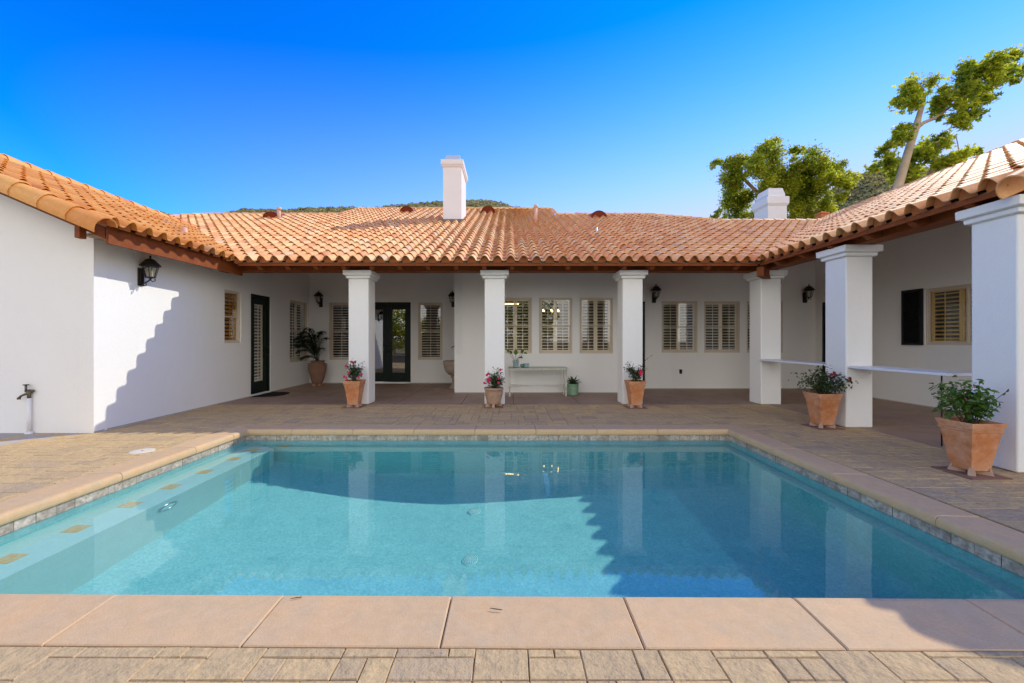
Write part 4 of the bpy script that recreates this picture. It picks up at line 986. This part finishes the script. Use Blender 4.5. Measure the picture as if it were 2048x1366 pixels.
# chandelier and pendant seen lit through the bay windows
t = tag(empty('chandelier',(1.28,12.6,2.30)),'lit chandelier glowing inside behind the middle bay window','chandelier')
g = MB(); g.tube([(0,0,0),(0,0,1.4)],.01,n=6)
for k in range(7): a = 2*math.pi*k/7+.3; g.tube([(0,0,-.08),(.15*math.cos(a),.15*math.sin(a),-.12),(.30*math.cos(a),.30*math.sin(a),-.02)],.007,n=6)
sub(t,g,'arm',iron)
for k in range(7):
    a = 2*math.pi*k/7+.3; g = MB(); g.lathe([(0,0),(.018,.01),(.026,.035),(.012,.07),(0,.085)],c=(.30*math.cos(a),.30*math.sin(a),-.02),n=10); sub(t,g,'bulb',bulbm)
t = tag(empty('pendant_light',(.02,12.6,2.52)),'lit linear lamp inside behind the left bay window','lamp')
g = MB(); g.box(-.3,.3,-.05,.05,.03,.06); g.tube([(0,0,.06),(0,0,1.0)],.008,n=6); sub(t,g,'housing',iron)
g = MB(); g.box(-.28,.28,-.03,.03,.0,.03); sub(t,g,'tube',bulbm)

# ================================================================== TREES
def star(g, p, nrm, rnd, r):
    nrm = nrm.normalized(); u = nrm.orthogonal().normalized(); a0 = rnd.uniform(0,6.28); v = nrm.cross(u); pts = []
    for k in range(10):
        a = a0+2*math.pi*k/10*.9; rr = r*(1.0 if k % 2 == 0 else .48); 
        if k == 9: rr = r*.25
        pts.append(p+(u*math.cos(a)+v*math.sin(a))*rr+nrm*rnd.uniform(-.12,.12)*r)
    g.add(pts+[p-nrm*r*.1], [(k,(k+1)%10,10) for k in range(10)])
def quadleaf(g, p, nrm, rnd, r):
    nrm = nrm.normalized(); u = nrm.orthogonal().normalized(); a0 = rnd.uniform(0,6.28); v = nrm.cross(u); a, b = u*math.cos(a0)+v*math.sin(a0), v*math.cos(a0)-u*math.sin(a0)
    g.add([p-a*r, p-b*r*.55+nrm*r*.15, p+a*r, p+b*r*.55+nrm*r*.15], [(0,1,2,3)])
def tree(name, lab, cat, trunks, lobes, Y, lr, dens, lm, kind, seed, base, group=None, dy=1.0, twigs=True, cl=13):
    rnd = random.Random(seed); t = tag(empty(name, base), lab, cat, group); B = Vector(base)
    g = MB()
    for tr in trunks:
        pts = [px(x,y,Y+dd)-B for (x,y,w_,dd) in tr]; rad = [w_/2/F*Y*.74 for (x,y,w_,dd) in tr]
        g.tube(pts, rad, n=10)
    h = MB(); cs = []
    for (x,y,rx,ry) in lobes:
        c = px(x,y,Y+rnd.uniform(-dy,dy)); s = Y/F; cs.append((c,rx*s,ry*s))
    for (c,rx,ry) in cs:
        # sub-clumps give light and dark tufts with gaps
        ncl = max(6,int(rx*ry*cl)); 
        for q in range(ncl):
            d = rv(rnd).normalized()*rnd.random()**.45; cc = c+Vector((d.x*rx,d.y*min(rx,ry)*1.1,d.z*ry)); tone = rnd.uniform(-.25,.25)
            rr = min(rx,ry)*rnd.uniform(.25,.45)+.05
            if twigs and rnd.random() < .35: g.tube([(c-B).lerp(cc-B,.0), (c-B).lerp(cc-B,.55)+rv(rnd,.05), cc-B],[.025,.015,.006],n=4)
            for k in range(int(dens*rr*rr*60)+12):
                p = cc+rv(rnd,rr*.55)-B; h.cur = min(1,max(0,rnd.gauss(.5,.2)+tone)); n = (rv(rnd,.7)+Vector((0,-.35,.75)))
                (star if kind == 'star' else quadleaf)(h,p,n,rnd,lr*rnd.uniform(.6,1.2))
    sub(t,g,'trunk',barkm); sub(t,h,'crown',lm); return t
tree('sycamore_tree','tall pruned sycamore with pale leaning trunk rising over the right roof','tree',
     [[(1775,760,34,0),(1788,430,26,0),(1797,370,22,0),(1810,325,20,0),(1822,285,18,0),(1832,255,17,0),(1838,232,13,0),(1846,205,11,0),(1850,185,6,0)],
      [(1830,258,12,0),(1848,245,9,0),(1868,237,8,0),(1890,222,6,0),(1930,190,5,0),(1975,160,4,0)],
      [(1850,760,28,.6),(1858,390,18,.6),(1864,350,15,.6),(1871,310,13,.6),(1874,290,9,.6),(1890,262,5,.6)],
      [(1919,320,3,.2),(1916,290,2.5,.2),(1912,272,2,.2)]],
     [(1830,186,33,30),(1815,200,20,18),(1935,170,36,34),(1905,190,25,22),(1968,150,36,28),(1998,132,28,22),(2026,146,24,20),(1962,192,26,20),(1884,214,34,20),(1918,240,32,15),(1935,225,22,18),(1806,256,20,14),(1795,281,26,14),(1776,300,16,14),(1770,328,20,18),(1792,345,34,18),(1835,330,34,28),(1850,300,22,18),(1880,285,30,20),(1912,318,30,18),(1895,335,36,18),(1950,305,10,7),(1840,345,46,22)],
     16.5,.12,24,syc,'star',4,(15.6,16.5,0),dy=.7,cl=15)
tree('sycamore_tree','wide leafy sycamore crown behind the squat chimney','tree',
     [[(1560,760,30,0),(1560,430,20,0),(1545,380,14,0),(1530,330,8,0)],[(1585,760,26,.5),(1602,438,12,.5),(1614,408,10,.5),(1640,360,6,.5)],[(1560,430,12,0),(1490,360,8,0),(1455,325,4,0)],[(1602,438,9,.5),(1660,370,6,.5),(1700,350,4,.5)]],
     [(1443,328,20,13),(1478,322,28,20),(1536,298,26,20),(1548,285,12,8),(1525,333,38,28),(1470,362,30,26),(1478,408,38,28),(1438,432,16,9),(1558,365,38,32),(1596,302,13,12),(1600,330,18,16),(1622,335,32,28),(1668,340,28,22),(1706,350,16,16),(1606,380,38,32),(1653,362,28,22),(1684,392,9,16),(1695,372,12,10),(1621,420,38,24),(1590,420,34,24),(1536,396,38,32),(1655,405,16,22),(1500,435,30,15)],
     25,.085,48,syc2,'quad',9,(17.2,25,0),dy=1.6,cl=15)
# ================================================================== HILLS
def interp(prof, x):
    for (a,b),(c,d) in zip(prof,prof[1:]):
        if a <= x <= c: return b+(d-b)*(x-a)/(c-a)
    return prof[0][1] if x < prof[0][0] else prof[-1][1]
def hill(name, prof, Y, front, shr, seed, size, xr):
    rnd = random.Random(seed); g = MB(); g.smooth = True; nx, ny = 120, 16
    def H(xp, v):                                # v 0 front .. 1 ridge .. 1.5 behind
        zt = 1.4+(HOR-interp(prof,xp)+5)/F*Y; s = (front+(Y-front)*v)/Y*max(v,.001)**.3 if v <= 1 else 1-(v-1)*.9
        return zt*s
    rows = []
    for j in range(ny+1):
        v = 1.5*j/ny; yy = front+(Y-front)*v
        for i in range(nx+1):
            xp = xr[0]+(xr[1]-xr[0])*i/nx; X = (xp-VPX)/F*Y
            z = H(xp,v)+noise.noise(Vector((X*.05,yy*.05,seed)))*2.0*min(1,v*3)*(0 if v > .99 else 1)-.5
            rows.append((X,yy,z-(0.5)))
    g.add(rows,[(j*(nx+1)+i,j*(nx+1)+i+1,(j+1)*(nx+1)+i+1,(j+1)*(nx+1)+i) for j in range(ny) for i in range(nx)])
    struct(g.build(name, hillm))
    g = MB()
    for k in range(shr):
        xp = rnd.uniform(*xr); v = 1.02-abs(rnd.gauss(0,.16)); v = max(.3,v); X = (xp-VPX)/F*Y; yy = front+(Y-front)*v; z = H(xp,v)-.8
        s = size*rnd.uniform(.5,1.3); tone = rnd.uniform(-.3,.3)
        for q in range(22):
            d = rv(rnd).normalized(); d.z = abs(d.z); p = Vector((X,yy,z))+Vector((d.x*s,d.y*s,d.z*s*.85)); g.cur = min(1,max(0,.5+tone+rnd.gauss(0,.15)))
            quadleaf(g,p,d+rv(rnd,.5),rnd,s*.42)
    return g
g1 = hill('hill',[(240,440),(285,428),(320,430),(362,445),(440,445),(470,433),(500,424),(560,427),(600,425),(700,421),(742,424),(800,417),(850,413),(900,409),(958,406),(1000,413),(1045,424),(1120,450),(1260,470)],230,90,2600,3,1.9,(230,1270))
tag(g1.build('hillside_shrubs',shrubm),'low chaparral shrubs covering the hill behind the back roof','shrubs',kind='stuff')
g1 = hill('hill',[(1560,470),(1620,425),(1660,392),(1700,364),(1735,353),(1765,349),(1800,341),(1850,345),(1900,362),(2000,390),(2200,440)],300,110,3000,8,2.6,(1550,2210))
tag(g1.build('hillside_shrubs',shrubm),'dry chaparral shrubs covering the hill behind the tall sycamore','shrubs',kind='stuff')

# ================================================================== BEHIND THE CAMERA (seen in the glass)
t = tag(empty('iron_fence',(0,-10.4,0)),'bronze iron railing fence reflected in the French door glass','fence')
g = MB(); g.box(-18,14,-.015,.015,1.55,1.59); g.box(-18,14,-.015,.015,.12,.16); sub(t,g,'rail',iron)
g = MB(); x = -18
while x < 14: g.box(x-.008,x+.008,-.008,.008,.0,1.66); x += .11
o = sub(t,g,'picket',mat('fence_bronze',(.20,.13,.06),.6)); o['kind'] = 'stuff'
rnd = random.Random(77)
for k, (x,y,hh,ww,lab) in enumerate([(-14.8,-13,5.6,2.2,'tall yellow-green bush behind the fence, leftmost'),(-11.4,-12.6,4.6,2.9,'yellow-green bush reflected in the French door glass'),(-7.6,-14,3.6,2.4,'lower green bush behind the fence, right of the two yellow-green ones'),(1.6,-13.5,6.4,2.7,'big dark-trunked bush behind the fence facing the bay windows'),(19,-13,6.5,2.6,'big bush behind the fence at its right end')]):
    t = tag(empty('garden_bush',(x,y,0)),lab,'bush','bushes behind the fence'); g = MB(); g.tube([(0,0,0),(.1,0,hh*.3),(0,0,hh*.6)],[.12,.09,.04],n=7); sub(t,g,'trunk',barkm)
    g = MB()
    for q in range(5200):
        d = rv(rnd).normalized()*rnd.random()**.4; d = Vector((d.x*ww,d.y*1.3,hh*.52+d.z*hh*.48)); d += Vector((noise.noise(d*1.3),0,noise.noise(d*1.3+Vector((9,0,0)))))*.5; g.cur = rnd.random(); quadleaf(g,d,rv(rnd)+Vector((0,.2,.5)),rnd,.13)
    sub(t,g,'crown',hedgel)
